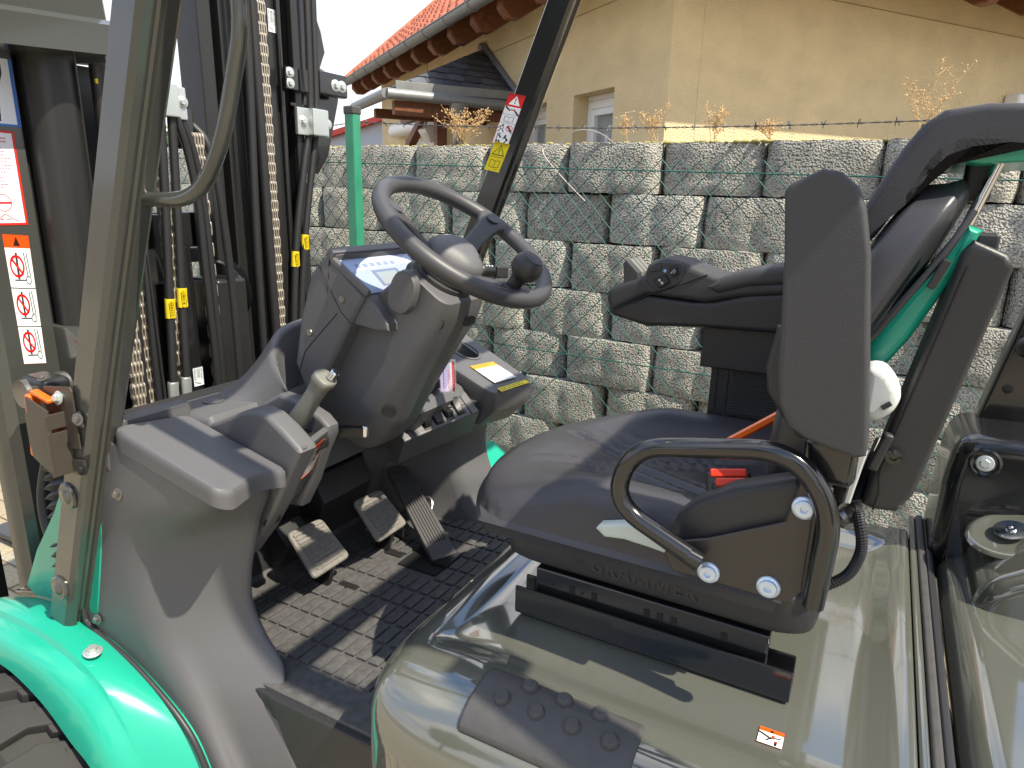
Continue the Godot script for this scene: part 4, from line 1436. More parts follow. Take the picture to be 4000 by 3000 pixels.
	so.rect(0, 0, 120, 40, Color(0.82, 0.3, 0.03)).poly([60, 6, 76, 34, 44, 34], Color(0.2, 0.06, 0.0)).rect(0, 160, 120, 3, grey(0.1)).rect(0, 280, 120, 3, grey(0.1))
	for k in 3:
		var y0 := 45.0 + k * 118
		so.line(50, y0 + 14, 50, y0 + 84, 9, grey(0.2)).line(86, y0 + 10, 92, y0 + 80, 4, grey(0.15)).line(98, y0 + 10, 104, y0 + 78, 4, grey(0.15)).ring(94, y0 + 92, 13, 3, grey(0.12)).line(30, y0 + 92, 80, y0 + 92, 3, grey(0.12))
		so.ring(48, y0 + 50, 34, 8, Color(0.8, 0.05, 0.05)).line(26, y0 + 28, 70, y0 + 72, 8, Color(0.8, 0.05, 0.05))
	sticker("warning_label", so, V(xx, 1.445, 0.322), V(xx, 1.44, 0.272), V(xx, 1.165, 0.322), V(xx, 1.158, 0.277), lu)
	# small bar-code labels
	for q in [[V(-1.6735, 2.052, -0.484), 0.026, 0.062, "upper"], [V(-1.52, 1.10, -0.062), 0.03, 0.05, "lower"]]:
		var lb := Paper.new(60, 130, Color(0.82, 0.85, 0.86))
		lb.bars(22, 10, 22, 64, grey(0.12), r, true).lines(6, 8, 12, 12, 7, 4, grey(0.25), r).lines(48, 10, 8, 10, 8, 5, grey(0.3), r).line(10, 104, 40, 118, 5, grey(0.1))
		var o: Vector3 = q[0]
		if q[3] == "upper":
			sticker("bar_code_label", lb, o, o + V(0, 0, -q[1]), o + V(0, -q[2], 0), o + V(0, -q[2], -q[1]), m)
		else:
			var pl := put("lift_cylinder", cyl(0.03, 0.9, 18).moved(Transform3D(Basis(), V(-1.60, 0.5, -0.062))), M.black_paint, m)
			sticker("bar_code_label", lb, V(-1.5694, 1.085, -0.047), V(-1.5694, 1.085, -0.077), V(-1.5694, 1.035, -0.047), V(-1.5694, 1.035, -0.077), pl)
	# tilt gear low on the left: bellows, loop hose, axle lug
	var bl := MB.new()
	var p0 := V(-1.45, 1.05, 0.36)
	var p1 := V(-1.33, 0.80, 0.425)
	var pts := PackedVector3Array()
	var rad := []
	for i in 45:
		pts.push_back(p0.lerp(p1, i / 44.0))
		rad.append(0.034 + 0.007 * (i % 3 - 1) + 0.008 * i / 44.0)
	bl.add(tube(pts, rad, 18))
	put("bellows", bl, M.rubber, m, 30)
	put("tilt_rod_end", rbox(Vector3(0.09, 0.11, 0.06), 0.014, 2, V(-1.50, 1.11, 0.35)), M.mast, m)
	put("tilt_rod_end", cyl(0.03, 0.09, 18).moved(Transform3D(Basis(Vector3.RIGHT, PI / 2), V(-1.52, 1.13, 0.30))), M.steel, m)
	put("grease_nipple", bolt(V(-1.47, 1.165, 0.37), V(0.2, 1, 0.2), 0.005), M.steel, m)
	put("hose", tube(smooth_path(pv([-1.50, 0.98, 0.37, -1.52, 0.90, 0.38, -1.50, 0.83, 0.39, -1.44, 0.79, 0.40, -1.36, 0.78, 0.41]), 6), 0.013, 12), M.hose, m, 60)
	put("tilt_bracket", prism(p2([-1.75, 1.0, -1.58, 1.0, -1.54, 1.05, -1.5, 1.19, -1.58, 1.24, -1.75, 1.24]), 0.22, 0.25, 0.006, 2), M.pillar, m)
	put("lower_beam", rbox(Vector3(0.06, 0.09, 0.9), 0.008, 1, V(-1.78, 1.13, 0.33)), M.black_paint, m)
	put("axle_lug", prism(p2([-1.62, 0.66, -1.5, 0.70, -1.42, 0.76, -1.36, 0.80, -1.33, 0.78, -1.36, 0.70, -1.5, 0.62]), 0.30, 0.43, 0.01, 2), M.black_paint, m)
	# fork lying ahead of the mast
	put("fork", prism(p2([-2.2, 0.30, -2.15, 0.30, -2.15, 0.10, -2.2, 0.06, -3.3, 0.06, -3.3, 0.075, -2.24, 0.11, -2.2, 0.14]), 0.22, 0.34, 0.005, 1), M.mast, m)
	put("fork", prism(p2([-2.2, 0.30, -2.15, 0.30, -2.15, 0.10, -2.2, 0.06, -3.3, 0.06, -3.3, 0.075, -2.24, 0.11, -2.2, 0.14]), -0.34, -0.22, 0.005, 1), M.mast, m)

func ring3(a: Array, r: Variant, n := 4) -> PackedVector3Array:
	return round_ring(pv(a), r, n)

func make_dash() -> void:
	var d := group_part("dashboard", truck)
	# left leg cover: one moulded shell from the lid down beside the step
	var secs := []
	# F outer front, S outer rear, R ridge, I inner rear, B inner front
	var tab := [
		[1.085, -1.135, 0.464, -0.93, 0.461, -0.865, 0.452, -0.86, 0.33, -1.16, 0.30],
		[1.04, -1.155, 0.466, -0.97, 0.463, -0.905, 0.448, -0.865, 0.33, -1.18, 0.29],
		[0.99, -1.20, 0.465, -1.04, 0.46, -0.972, 0.43, -0.89, 0.33, -1.2, 0.27],
		[0.945, -1.255, 0.464, -1.075, 0.457, -1.02, 0.42, -0.90, 0.335, -1.2, 0.26],
		[0.88, -1.27, 0.463, -1.09, 0.456, -1.038, 0.42, -0.915, 0.34, -1.2, 0.26],
		[0.81, -1.28, 0.463, -1.08, 0.456, -1.028, 0.42, -0.92, 0.34, -1.2, 0.26],
		[0.75, -1.28, 0.463, -1.06, 0.456, -1.009, 0.42, -0.892, 0.34, -1.2, 0.26],
		[0.70, -1.26, 0.462, -1.02, 0.456, -0.985, 0.42, -0.845, 0.345, -1.2, 0.26],
		[0.65, -1.20, 0.462, -0.98, 0.456, -0.96, 0.42, -0.825, 0.37, -1.2, 0.26],
		[0.58, -1.14, 0.462, -0.935, 0.456, -0.935, 0.42, -0.79, 0.385, -1.1, 0.26],
		[0.50, -1.08, 0.462, -0.89, 0.456, -0.90, 0.42, -0.755, 0.39, -1.1, 0.26],
		[0.36, -0.98, 0.462, -0.83, 0.456, -0.84, 0.42, -0.70, 0.39, -1.0, 0.26]]
	for q: Array in tab:
		var p := PackedVector3Array()
		for i in 5:
			p.push_back(V(q[1 + 2 * i], q[0] + ([0.05, 0.012, -0.006, -0.008, 0.035][i] if q[0] > 1.08 else 0.0), q[2 + 2 * i]))
		secs.append(round_ring(p, [0.02, 0.05, 0.03, 0.035, 0.02], 5))
	secs = smooth_rows(secs, 4)
	secs.reverse()
	var leg := put("leg_cover", MB.new().loft(secs), M.plastic, d, 60)
	put("trim_strip", tube(smooth_path(pv([-1.262, 0.92, 0.468, -1.262, 0.76, 0.468, -1.24, 0.724, 0.468, -1.118, 0.686, 0.468, -0.998, 0.617, 0.468, -0.943, 0.54, 0.468, -0.90, 0.40, 0.468]), 6), 0.006, 8), M.black_plastic, leg, 60)
	for p in [V(-1.098, 1.038, 0.466), V(-1.222, 0.748, 0.466)]:
		put("screw", bolt(p, V(0.1, 0.1, 1), 0.0065), M.steel, leg)
	# the storage lid on top
	var lid := MB.new()
	var top := pv([-1.10, 1.160, 0.466, -0.85, 1.108, 0.466, -0.836, 1.098, 0.445, -0.862, 1.098, 0.37, -0.845, 1.088, 0.318, -1.10, 1.143, 0.318])
	var ls := []
	for q in [[0.0, -0.034], [0.0, -0.015], [0.0, -0.008], [0.004, -0.002], [0.012, 0.0]]:
		var ctr := Vector3.ZERO
		for p in top: ctr += p / top.size()
		var rr := PackedVector3Array()
		for p in top:
			var o := (ctr - p); o.y = 0
			rr.push_back(p + o.normalized() * q[0] + V(0, q[1], 0))
		ls.append(round_ring(rr, [0.03, 0.012, 0.012, 0.03, 0.015, 0.02], 4))
	ls.reverse()
	lid.loft(ls)
	put("storage_lid", lid, M.plastic, d, 40)
	put("lid_front", prism(p2([-1.135, 1.07, -1.135, 1.15, -1.125, 1.164, -1.104, 1.159, -1.104, 1.07]), 0.300, 0.466, 0.012, 3), M.plastic, d)
	# deck of the dash between the consoles
	put("deck", prism(p2([-1.20, 0.95, -1.235, 1.09, -1.225, 1.122, -1.17, 1.138, -1.05, 1.142, -1.03, 1.11, -1.03, 0.95]), -0.12, 0.316, 0.016, 3), M.plastic, d)
	put("deck", prism(p2([-1.23, 0.9, -1.26, 1.08, -1.25, 1.105, -1.2, 1.14, -1.09, 1.17, -1.04, 1.12, -1.04, 0.95]), -0.50, -0.12, 0.012, 3), M.plastic, d)
	put("deck_cap", lathe(p2([0.02, 0, 0.02, 0.0015, 0.013, 0.002, 0.012, 0.004, 0.006, 0.0055, 0, 0.006]), 22).moved(up_to(V(-1.13, 1.141, 0.235), Vector3.UP)), M.plastic, d)
	# raised collar round the foot of the column
	var rim := smooth_path(pv([-0.985, 1.135, 0.165, -1.005, 1.175, 0.18, -1.045, 1.222, 0.165, -1.085, 1.262, 0.11, -1.10, 1.275, 0.03, -1.10, 1.275, -0.06, -1.08, 1.25, -0.12]), 6)
	var base := smooth_path(pv([-0.985, 1.10, 0.185, -1.06, 1.13, 0.21, -1.12, 1.135, 0.22, -1.19, 1.135, 0.17, -1.22, 1.135, 0.06, -1.22, 1.135, -0.06, -1.19, 1.13, -0.14]), 6)
	var rows := []
	for j in 9:
		var t := j / 8.0
		var row := PackedVector3Array()
		for i in rim.size():
			row.push_back(base[i].lerp(rim[i], t) + V(0, -0.018 * sin(t * PI), 0))
		rows.append(row)
	for j in 4:
		var row := PackedVector3Array()
		for i in rim.size():
			var inw := V(0.55, 0, -0.12 * signf(rim[i].z + 0.001)).normalized() if i > 4 else V(0.1, 0, -1)
			row.push_back(rim[i] + inw * [0.004, 0.012, 0.02, 0.024][j] + V(0, [0.003, 0.002, -0.008, -0.14][j], 0))
		rows.append(row)
	put("column_collar", MB.new().grid(rows), M.plastic, d, 50)
	# brake lever console: two arched cheeks with a dark slot between
	var near := p2([-1.07, 1.0, -1.07, 1.122, -1.036, 1.134, -0.995, 1.152, -0.955, 1.170, -0.925, 1.177, -0.895, 1.172, -0.862, 1.153, -0.828, 1.128, -0.822, 1.118, -0.862, 1.05, -0.893, 0.995, -0.93, 0.94, -0.985, 0.872, -1.0, 0.875, -1.03, 0.93])
	put("lever_console", prism(near, 0.268, 0.313, 0.009, 3), M.plastic, d, 35)
	var farp := p2([-1.07, 1.0, -1.07, 1.132, -1.03, 1.145, -0.99, 1.168, -0.955, 1.165, -0.92, 1.153, -0.885, 1.14, -0.866, 1.124, -0.866, 1.105, -0.89, 1.06, -0.915, 1.0, -0.95, 0.94, -1.03, 0.93])
	put("lever_console", prism(farp, 0.165, 0.198, 0.008, 3), M.plastic, d, 35)
	var mid := []
	for q in [[0.303, -0.003, 0.0], [0.295, -0.003, 0.0], [0.19, 0.044, 0.008], [0.178, 0.05, 0.012]]:
		mid.append(round_ring(pv([-1.07, 0.95, q[0], -1.07, 1.10, q[0], -0.93 - q[1], 1.105, q[0], -0.865 - q[1], 1.095, q[0], -0.85 - q[1], 1.106 - q[2], q[0], -0.836 - q[1], 1.131 - q[2], q[0], -0.825 - q[1], 1.124 - q[2], q[0], -0.864 - q[1], 1.052 - q[2], q[0], -0.90 - q[1], 0.99 - q[2], q[0], -0.94 - q[1], 0.94, q[0]]), 0.004, 2))
	put("lever_console", MB.new().loft(mid), M.plastic, d, 35)
	put("slot", rbox(Vector3(0.19, 0.02, 0.066), 0.004, 1).moved(Transform3D(Basis(Vector3.BACK, -0.12), V(-0.955, 1.107, 0.233))), M.dark, d)
	put("plug_hole", lathe(p2([0.017, 0, 0.017, 0.001, 0.014, 0.0015, 0.013, -0.003, 0, -0.004]), 20).moved(up_to(V(-0.918, 0.962, 0.298), V(1, -0.6, 0.25))), M.dark, d)
	# lever with its press button
	var lv := group_part("brake_lever", truck)
	var l0 := V(-0.915, 1.128, 0.232)
	var l1 := V(-0.838, 1.232, 0.225)
	var gr := []
	var ax := (l1 - l0).normalized()
	var sx := V(0, 0, 1)
	var sy := ax.cross(sx)
	for q in [[0.0, 0.012, 0.014], [0.06, 0.0165, 0.019], [0.5, 0.0155, 0.0155], [0.8, 0.0165, 0.0165], [0.9, 0.019, 0.021], [0.98, 0.0185, 0.0205], [1.0, 0.015, 0.017]]:
		var c := l0.lerp(l1, q[0])
		var ring := PackedVector3Array()
		for i in 20:
			var a := TAU * i / 20
			var ca := signf(cos(a)) * pow(absf(cos(a)), 0.7)
			var sa := signf(sin(a)) * pow(absf(sin(a)), 0.7)
			ring.push_back(c + sx * ca * q[1] + sy * sa * q[2])
		ring.reverse()
		gr.append(ring)
	gr = smooth_rows(gr, 3)
	put("grip", MB.new().loft(gr), M.lever, lv, 60)
	put("button", cyl(0.0085, 0.02, 16, 0.002).moved(up_to(l1 + V(0.006, -0.004, -0.004), ax + V(0.15, 0, 0))), M.chrome, lv)
	put("foot", rbox(Vector3(0.07, 0.012, 0.02), 0.004, 1).moved(Transform3D(Basis(Vector3.BACK, 0.2), V(-0.93, 1.122, 0.232))), M.black_paint, lv)
	# instruction label on the rear cheek
	var r := RandomNumberGenerator.new()
	r.seed = 21
	var sp := Paper.new(110, 190, Color(0.88, 0.88, 0.86))
	sp.rect(0, 0, 110, 34, Color(0.85, 0.25, 0.05)).poly([48, 6, 60, 28, 36, 28], grey(0.08)).rect(62, 14, 8, 12, grey(0.1))
	sp.rect(6, 36, 70, 88, Color(0.62, 0.64, 0.64)).lines(8, 40, 62, 11, 8, 4, grey(0.15), r).rect(78, 40, 26, 50, grey(0.08)).rect(70, 92, 20, 26, grey(0.12)).lines(8, 128, 90, 2, 8, 4, grey(0.2), r).lines(40, 170, 36, 1, 5, 3, grey(0.5), r)
	var off := V(0.0028, 0.0008, 0)
	off = V(0.0036, 0.0, 0.0)
	sticker("instruction_label", sp, V(-0.8330, 1.1125, 0.285) + off, V(-0.8685, 1.1055, 0.205) + off, V(-0.8725, 1.0405, 0.285) + off, V(-0.9083, 1.034, 0.205) + off, d)
	# right console with the cup holder: top slopes down to the rear
	var rc := group_part("right_console", truck)
	var ty := func(x: float) -> float: return 1.121 - 0.43 * (x + 0.9)
	var box := MB.new()
	var outer := pv([-1.08, 0, -0.298, -0.80, 0, -0.305, -0.775, 0, -0.47, -0.80, 0, -0.497, -1.08, 0, -0.515])
	var cs := []
	for q in [[-0.10, 0.02], [-0.05, 0.004], [-0.012, 0.0], [-0.003, 0.003], [0.0, 0.012]]:
		var ring := PackedVector3Array()
		var ctr := V(-0.93, 0, -0.4)
		for p in outer:
			var o := (ctr - p); o.y = 0
			var pp: Vector3 = p + o.normalized() * float(q[1])
			pp.y = ty.call(p.x) + q[0]
			if q[0] < -0.09: pp.x -= 0.035
			ring.push_back(pp)
		cs.append(round_ring(ring, [0.02, 0.025, 0.03, 0.03, 0.03], 4))
	cs.reverse()
	# open hole for the cup: the top cap is a ring between outline and hole
	var hole := PackedVector3Array()
	var hc := V(-0.955, 0, -0.418)
	var rim0: PackedVector3Array = cs[0]
	for p in rim0:
		var a := atan2(p.z - hc.z, p.x - hc.x)
		hole.push_back(V(hc.x + cos(a) * 0.041, ty.call(hc.x + cos(a) * 0.041) + 0.0, hc.z + sin(a) * 0.041))
	cs.reverse()
	box.grid(cs, true)
	box.grid([rim0, hole], true)
	put("console_top", box, M.plastic, rc, 40)
	var lipm := MB.new()
	var cupr := []
	for q in [[0.046, 0.0], [0.0465, 0.003], [0.044, 0.0045], [0.0405, 0.003], [0.039, -0.004], [0.036, -0.07], [0.0, -0.071]]:
		var row := PackedVector3Array()
		for i in 28:
			var a := TAU * i / 28
			var x: float = hc.x + cos(a) * q[0]
			row.push_back(V(x, ty.call(x) + q[1], hc.z + sin(a) * q[0]))
		row.reverse()
		cupr.append(row)
	lipm.grid(cupr, true)
	put("cup_holder", lipm, M.plastic, rc, 40)
	var tp := Paper.new(150, 130, Color(0.78, 0.8, 0.84))
	tp.rect(0, 0, 150, 28, Color(0.86, 0.6, 0.2)).lines(8, 6, 130, 2, 8, 3, Color(0.55, 0.36, 0.12), r).lines(6, 34, 130, 2, 8, 3, grey(0.5), r)
	for k in 7:
		tp.rect(50, 56 + k * 11, 94, 1, grey(0.5))
	for k in 5:
		tp.rect(50 + k * 23, 56, 1, 66, grey(0.5))
	tp.lines(6, 56, 38, 8, 8, 3, grey(0.55), r).line(70, 34, 60, 50, 1.5, grey(0.5))
	var q4 := func(x: float, z: float) -> Vector3: return V(x, ty.call(x) + 0.0012, z)
	sticker("load_chart", tp, q4.call(-0.898, -0.355), q4.call(-0.885, -0.452), q4.call(-0.822, -0.352), q4.call(-0.812, -0.452), rc)
	var ys := Paper.new(140, 26, Color(0.86, 0.78, 0.05))
	ys.lines(6, 5, 126, 2, 10, 5, Color(0.45, 0.4, 0.06), r)
	sticker("caution_label", ys, q4.call(-0.805, -0.335), q4.call(-0.793, -0.468), q4.call(-0.791, -0.333), q4.call(-0.780, -0.466), rc)
	# sloping switch panel between console and column
	var pnl := prism(p2([0, 0, 0.215, 0.0, 0.215, 0.068, 0, 0.072]), -0.10, 0.0, 0.006, 2)
	var pz := V(-0.905, 0.998, -0.085)
	var ex := (V(-0.818, 1.036, -0.287) - pz).normalized()
	var ey := V(-0.057, 0.036, 0).normalized()
	var en := ex.cross(ey).normalized()
	ey = en.cross(ex)
	var pt := Transform3D(Basis(ex, ey, en), pz)
	put("switch_panel", pnl.moved(pt), M.plastic, rc, 30)
	put("panel_shelf", prism(p2([-1.06, 1.02, -1.06, 1.12, -0.92, 1.098, -0.885, 1.085, -0.872, 1.066, -0.90, 1.02]), -0.30, -0.10, 0.008, 2), M.plastic, rc, 30)
	put("pocket", rbox(Vector3(0.05, 0.02, 0.1), 0.004, 1, V(-0.915, 1.108, -0.17)), M.dark, rc)
	for k in 2:   # panel joints
		put("joint", rbox(Vector3(0.002, 0.066, 0.002), 0.0005, 1).moved(pt * Transform3D(Basis(), V([0.03, 0.192][k], 0.035, 0.0006))), M.dark, rc)
	for k in 4:
		var sw := group_part("rocker_switch", rc)
		var o := V(0.072 + k * 0.032, 0.034 + k * 0.001, 0.0)
		put("bezel", rbox(Vector3(0.0235, 0.056, 0.004), 0.0018, 2).moved(pt * Transform3D(Basis(), o)), M.switch_black, sw)
		var down := k % 2 == 0
		var rk := prism(p2([-0.024, 0, 0.024, 0, 0.024, 0.003, 0.002, 0.005, -0.016, 0.014, -0.023, 0.004]) if down else p2([-0.024, 0, 0.024, 0, 0.023, 0.004, 0.016, 0.014, -0.002, 0.005, -0.024, 0.003]), -0.0085, 0.0085, 0.001, 1)
		put("rocker", rk.moved(pt * Transform3D(Basis(V(0, 1, 0), V(0, 0, 1), V(1, 0, 0)), o + V(0, 0, 0.002))), M.switch_black, sw)
		if k > 0:
			text("switch_print", ["", "LOAD", "POWER", "SPEED"][k], 0.0048, pt * Transform3D(Basis(), o + V(0, 0.0335, 0.0022)), M.print_white, sw)
		if k == 2:
			text("switch_print", "OFF", 0.0048, pt * Transform3D(Basis(), o + V(0, -0.0345, 0.0022)), M.print_white, sw)
		if k == 3:
			text("switch_print", "L", 0.005, pt * Transform3D(Basis(), o + V(0, -0.016, 0.0075)), M.print_white, sw)
	# right leg cover
	var rs := []
	for q: Array in [
		[1.05, -0.835, -0.30, -0.80, -0.475, -1.1, -0.49, -1.1, -0.12, -0.93, -0.12],
		[1.01, -0.87, -0.31, -0.838, -0.475, -1.1, -0.49, -1.1, -0.12, -0.97, -0.13],
		[0.965, -0.92, -0.32, -0.885, -0.468, -1.15, -0.49, -1.15, -0.15, -1.02, -0.2],
		[0.91, -0.955, -0.34, -0.895, -0.462, -1.15, -0.48, -1.15, -0.2, -1.06, -0.25],
		[0.85, -0.945, -0.35, -0.89, -0.462, -1.15, -0.48, -1.15, -0.2, -1.08, -0.26],
		[0.79, -0.92, -0.355, -0.87, -0.465, -1.15, -0.48, -1.15, -0.2, -1.1, -0.27],
		[0.73, -0.90, -0.36, -0.855, -0.47, -1.15, -0.48, -1.15, -0.2, -1.1, -0.28],
		[0.66, -0.85, -0.37, -0.82, -0.475, -1.15, -0.48, -1.15, -0.2, -1.08, -0.28]]:
		var p := PackedVector3Array()
		for i in 5:
			p.push_back(V(q[1 + 2 * i], q[0], q[2 + 2 * i]))
		p.reverse()
		rs.append(round_ring(p, [0.02, 0.02, 0.02, 0.03, 0.03], 5))
	rs = smooth_rows(rs, 4)
	rs.reverse()
	put("leg_cover", MB.new().loft(rs), M.plastic, rc, 60)
	put("leg_bulge", rbox(Vector3(0.2, 0.22, 0.13), 0.045, 5).moved(Transform3D(Basis(Vector3.BACK, 0.15), V(-1.16, 0.79, -0.31))), M.plastic, rc)
	# dark bulkhead behind the pedals
	put("bulkhead", prism(p2([-1.34, 0.6, -1.34, 1.1, -1.13, 1.1, -1.2, 0.86, -1.16, 0.69, -1.16, 0.6]), -0.46, 0.30, 0.01, 2), M.black_plastic, d)
	put("bulkhead_box", prism(p2([-1.25, 0.75, -1.12, 0.77, -1.10, 0.82, -1.13, 0.88, -1.25, 0.90]), -0.20, -0.02, 0.008, 2), M.black_plastic, d, 25)
	put("bulkhead_box", prism(p2([-1.25, 0.68, -1.13, 0.70, -1.10, 0.76, -1.14, 0.80, -1.25, 0.82]), 0.02, 0.1, 0.008, 2), M.black_plastic, d, 25)

func text(called: String, s: String, size: float, at: Transform3D, mt: Material, parent: Node3D, depth := 0.0006, bold := false) -> MeshInstance3D:
	var t := TextMesh.new()
	t.text = s
	var f := SystemFont.new()
	f.font_names = PackedStringArray(["Droid Sans"])
	if bold: f.font_weight = 700
	t.font = f
	t.font_size = 32
	t.pixel_size = size / 24.0
	t.depth = depth
	t.curve_step = 1.5
	return copy_at(called, t, mt, parent, at)

func col_frame() -> Transform3D:   # the column's own axes at the wheel's centre: y along the wheel's axis upwards, x towards the driver
	var th := 0.604
	var up := V(sin(th), cos(th), 0)
	var x := V(cos(th), -sin(th), 0)
	return Transform3D(Basis(x, up, x.cross(up)), V(-0.689, 1.467, 0))

func make_column() -> void:
	var c := group_part("steering_column", truck)
	var t := col_frame()
	# steering wheel
	var w := group_part("steering_wheel", truck)
	var ring := MB.new()
	var rows := []
	for i in 73:
		var a := TAU * i / 72
		var row := PackedVector3Array()
		for j in 16:
			var b := TAU * j / 16
			var wob := 1.0 + 0.03 * cos(b * 2.0) + (0.03 * maxf(0.0, sin(a * 24.0)) * maxf(0.0, -sin(b)) if true else 0.0)
			row.push_back(V((0.172 + 0.016 * wob * cos(b)) * cos(a), 0.016 * wob * sin(b), (0.172 + 0.016 * wob * cos(b)) * sin(a)))
		rows.append(row)
	ring.grid(rows, true)
	put("rim", ring.moved(t), M.rim, w, 70)
	# three spokes that widen into the rim and drop to the boss
	for k in 3:
		var a: float = [1.85, -2.15, -0.13][k]
		var sp := MB.new()
		var srow := []
		for q in [[0.03, -0.055, 0.018, 0.012], [0.06, -0.045, 0.0185, 0.010], [0.10, -0.024, 0.0195, 0.010], [0.135, -0.006, 0.023, 0.0105], [0.158, 0.002, 0.036, 0.0115], [0.172, 0.002, 0.052, 0.0125]]:
			var rg := PackedVector3Array()
			for i in 16:
				var b := TAU * i / 16
				var ca := signf(cos(b)) * pow(absf(cos(b)), 0.6)
				var sa := signf(sin(b)) * pow(absf(sin(b)), 0.6)
				rg.push_back(V(q[0], q[1] + sa * q[3], ca * q[2]))
			rg.reverse()
			srow.append(rg)
		sp.loft(smooth_rows(srow, 4))
		var so := put("spoke", sp.moved(t * Transform3D(Basis(Vector3.UP, a), Vector3.ZERO)), M.rim, w, 60)
		put("disc", lathe(p2([0.0135, 0, 0.0135, 0.0006, 0.012, 0.001, 0, 0.001]), 24).moved(t * Transform3D(Basis(Vector3.UP, a), Vector3.ZERO) * up_to(V(0.152, 0.0125, 0), V(-0.12, 1, 0))), M.rim, so)
	# boss: a blunt three-lobed dome
	var br := []
	for q in [[0.05, -0.085, 0.0], [0.056, -0.066, 0.02], [0.058, -0.043, 0.05], [0.056, -0.032, 0.08], [0.048, -0.022, 0.10], [0.034, -0.014, 0.06], [0.018, -0.0105, 0.02], [0.001, -0.0095, 0.0]]:
		var rg := PackedVector3Array()
		for i in 36:
			var a := TAU * i / 36
			var rr: float = q[0] * (1.0 + q[2] * cos(3.0 * (a - 0.1)))
			rg.push_back(V(rr * cos(a), q[1], rr * sin(a)))
		br.append(rg)
	put("boss", MB.new().loft(smooth_rows(br, 3)).moved(t), M.plastic, w, 50)
	for a in [0.55, 2.9]:
		var hm := t * Transform3D(Basis(Vector3.UP, a), Vector3.ZERO) * Transform3D(Basis(Vector3.BACK, -0.42), V(0.040, -0.0145, 0))
		var hn := MB.new()
		hn.add(tube(pv([-0.004, 0, 0.003, 0.0, 0, 0.003, 0.004, 0, 0.006, 0.004, 0, -0.001, 0.0, 0, 0.0, -0.004, 0, 0.0, -0.004, 0, 0.003]), 0.0006, 5))
		hn.add(tube(pv([-0.003, 0, 0.004, -0.004, 0, 0.007, 0.001, 0, 0.008]), 0.0006, 5))
		put("horn_mark", hn.moved(hm), M.emboss, w)
	# spinner knob on the rim
	var kp := t * V(0.158 * cos(-0.35), 0.012, 0.158 * sin(-0.35))
	kp = t * V(0.139, 0.010, 0.034)
	var kn := group_part("spinner_knob", truck)
	var kd := t.basis.y + V(0.08, 0, 0)
	put("knob", lathe(smooth2(p2([0.013, 0, 0.0135, 0.012, 0.0165, 0.02, 0.0255, 0.030, 0.028, 0.042, 0.0255, 0.053, 0.0195, 0.0605])), 28).moved(up_to(kp, kd)), M.black_plastic, kn, 60)
	put("knob_cap", lathe(p2([0.0195, 0.0602, 0.0185, 0.0628, 0.01, 0.0648, 0, 0.0653]), 28).moved(up_to(kp, kd)), M.black_plastic, kn, 50)
	put("knob_clamp", rbox(Vector3(0.05, 0.012, 0.04), 0.005, 2).moved(Transform3D(t.basis, t * V(0.150, 0.004, 0.036))), M.black_plastic, kn)
	# collar under the wheel
	put("collar", lathe(p2([0.07, -0.115, 0.071, -0.105, 0.066, -0.096, 0.062, -0.094, 0.060, -0.08, 0.045, -0.075]), 36).moved(t), M.black_plastic, c, 40)
	# main housing: chamfered box along the column (local x: towards the driver, y up along the axis, z: left)
	var secs := []
	for q: Array in [
		# y, driver edge x, chamfer x, half width at driver face, half width, front x
		[-0.088, 0.058, 0.045, 0.060, 0.072, -0.03],
		[-0.092, 0.068, 0.052, 0.066, 0.078, -0.035],
		[-0.13, 0.082, 0.062, 0.060, 0.080, -0.05],
		[-0.20, 0.085, 0.062, 0.055, 0.080, -0.075],
		[-0.30, 0.090, 0.060, 0.050, 0.080, -0.085],
		[-0.375, 0.098, 0.058, 0.046, 0.080, -0.09],
		[-0.42, 0.100, 0.055, 0.043, 0.072, -0.09],
		[-0.47, 0.088, 0.045, 0.038, 0.062, -0.09],
		[-0.50, 0.070, 0.03, 0.033, 0.055, -0.09]]:
		var p := PackedVector3Array()
		for z in [[q[1], q[3]], [q[2], q[4]], [q[5], q[4]], [q[5], -q[4]], [q[2], -q[4]], [q[1], -q[3]]]:
			p.push_back(t * V(z[0], q[0], z[1]))
		secs.append(round_ring(p, 0.014, 3))
	secs.reverse()
	put("housing", MB.new().loft(secs), M.plastic, c, 35)
	# the pod behind it that carries the display, with its downward wedge
	var pod := MB.new()
	# outline in (x towards driver, y along the axis), pushed along z
	var po := p2([-0.205, -0.150, -0.19, -0.160, -0.192, -0.20, -0.21, -0.235, -0.195, -0.33, -0.15, -0.42, -0.085, -0.455, -0.04, -0.40, -0.04, -0.23, -0.055, -0.182, -0.06, -0.172])
	pod = prism(p2([-0.172, -0.150, -0.19, -0.218, -0.166, -0.316, -0.131, -0.404, -0.077, -0.435, -0.05, -0.40, -0.06, -0.235, -0.06, -0.182, -0.062, -0.172, -0.152, -0.162, -0.156, -0.150]), -0.118, 0.118, 0.012, 3)
	put("pod", pod.moved(t), M.plastic, c, 30)
	# bezel raised round the display
	var bz := MB.new()
	bz.add(prism(p2([-0.174, -0.146, -0.176, -0.165, -0.157, -0.165, -0.159, -0.146]), -0.12, 0.12, 0.003, 2))
	bz.add(rbox(Vector3(0.105, 0.014, 0.012), 0.004, 2, V(-0.11, -0.163, 0.113)))
	bz.add(rbox(Vector3(0.105, 0.014, 0.012), 0.004, 2, V(-0.11, -0.163, -0.113)))
	put("bezel", bz.moved(t), M.plastic, c, 30)
	# the wedge that drops from pod to housing on the left
	put("wedge", prism(p2([-0.07, -0.170, -0.03, -0.176, 0.004, -0.186, 0.012, -0.196, -0.01, -0.215, -0.07, -0.245]), -0.085, 0.108, 0.006, 3).moved(t), M.plastic, c, 30)
	var r := RandomNumberGenerator.new()
	r.seed = 31
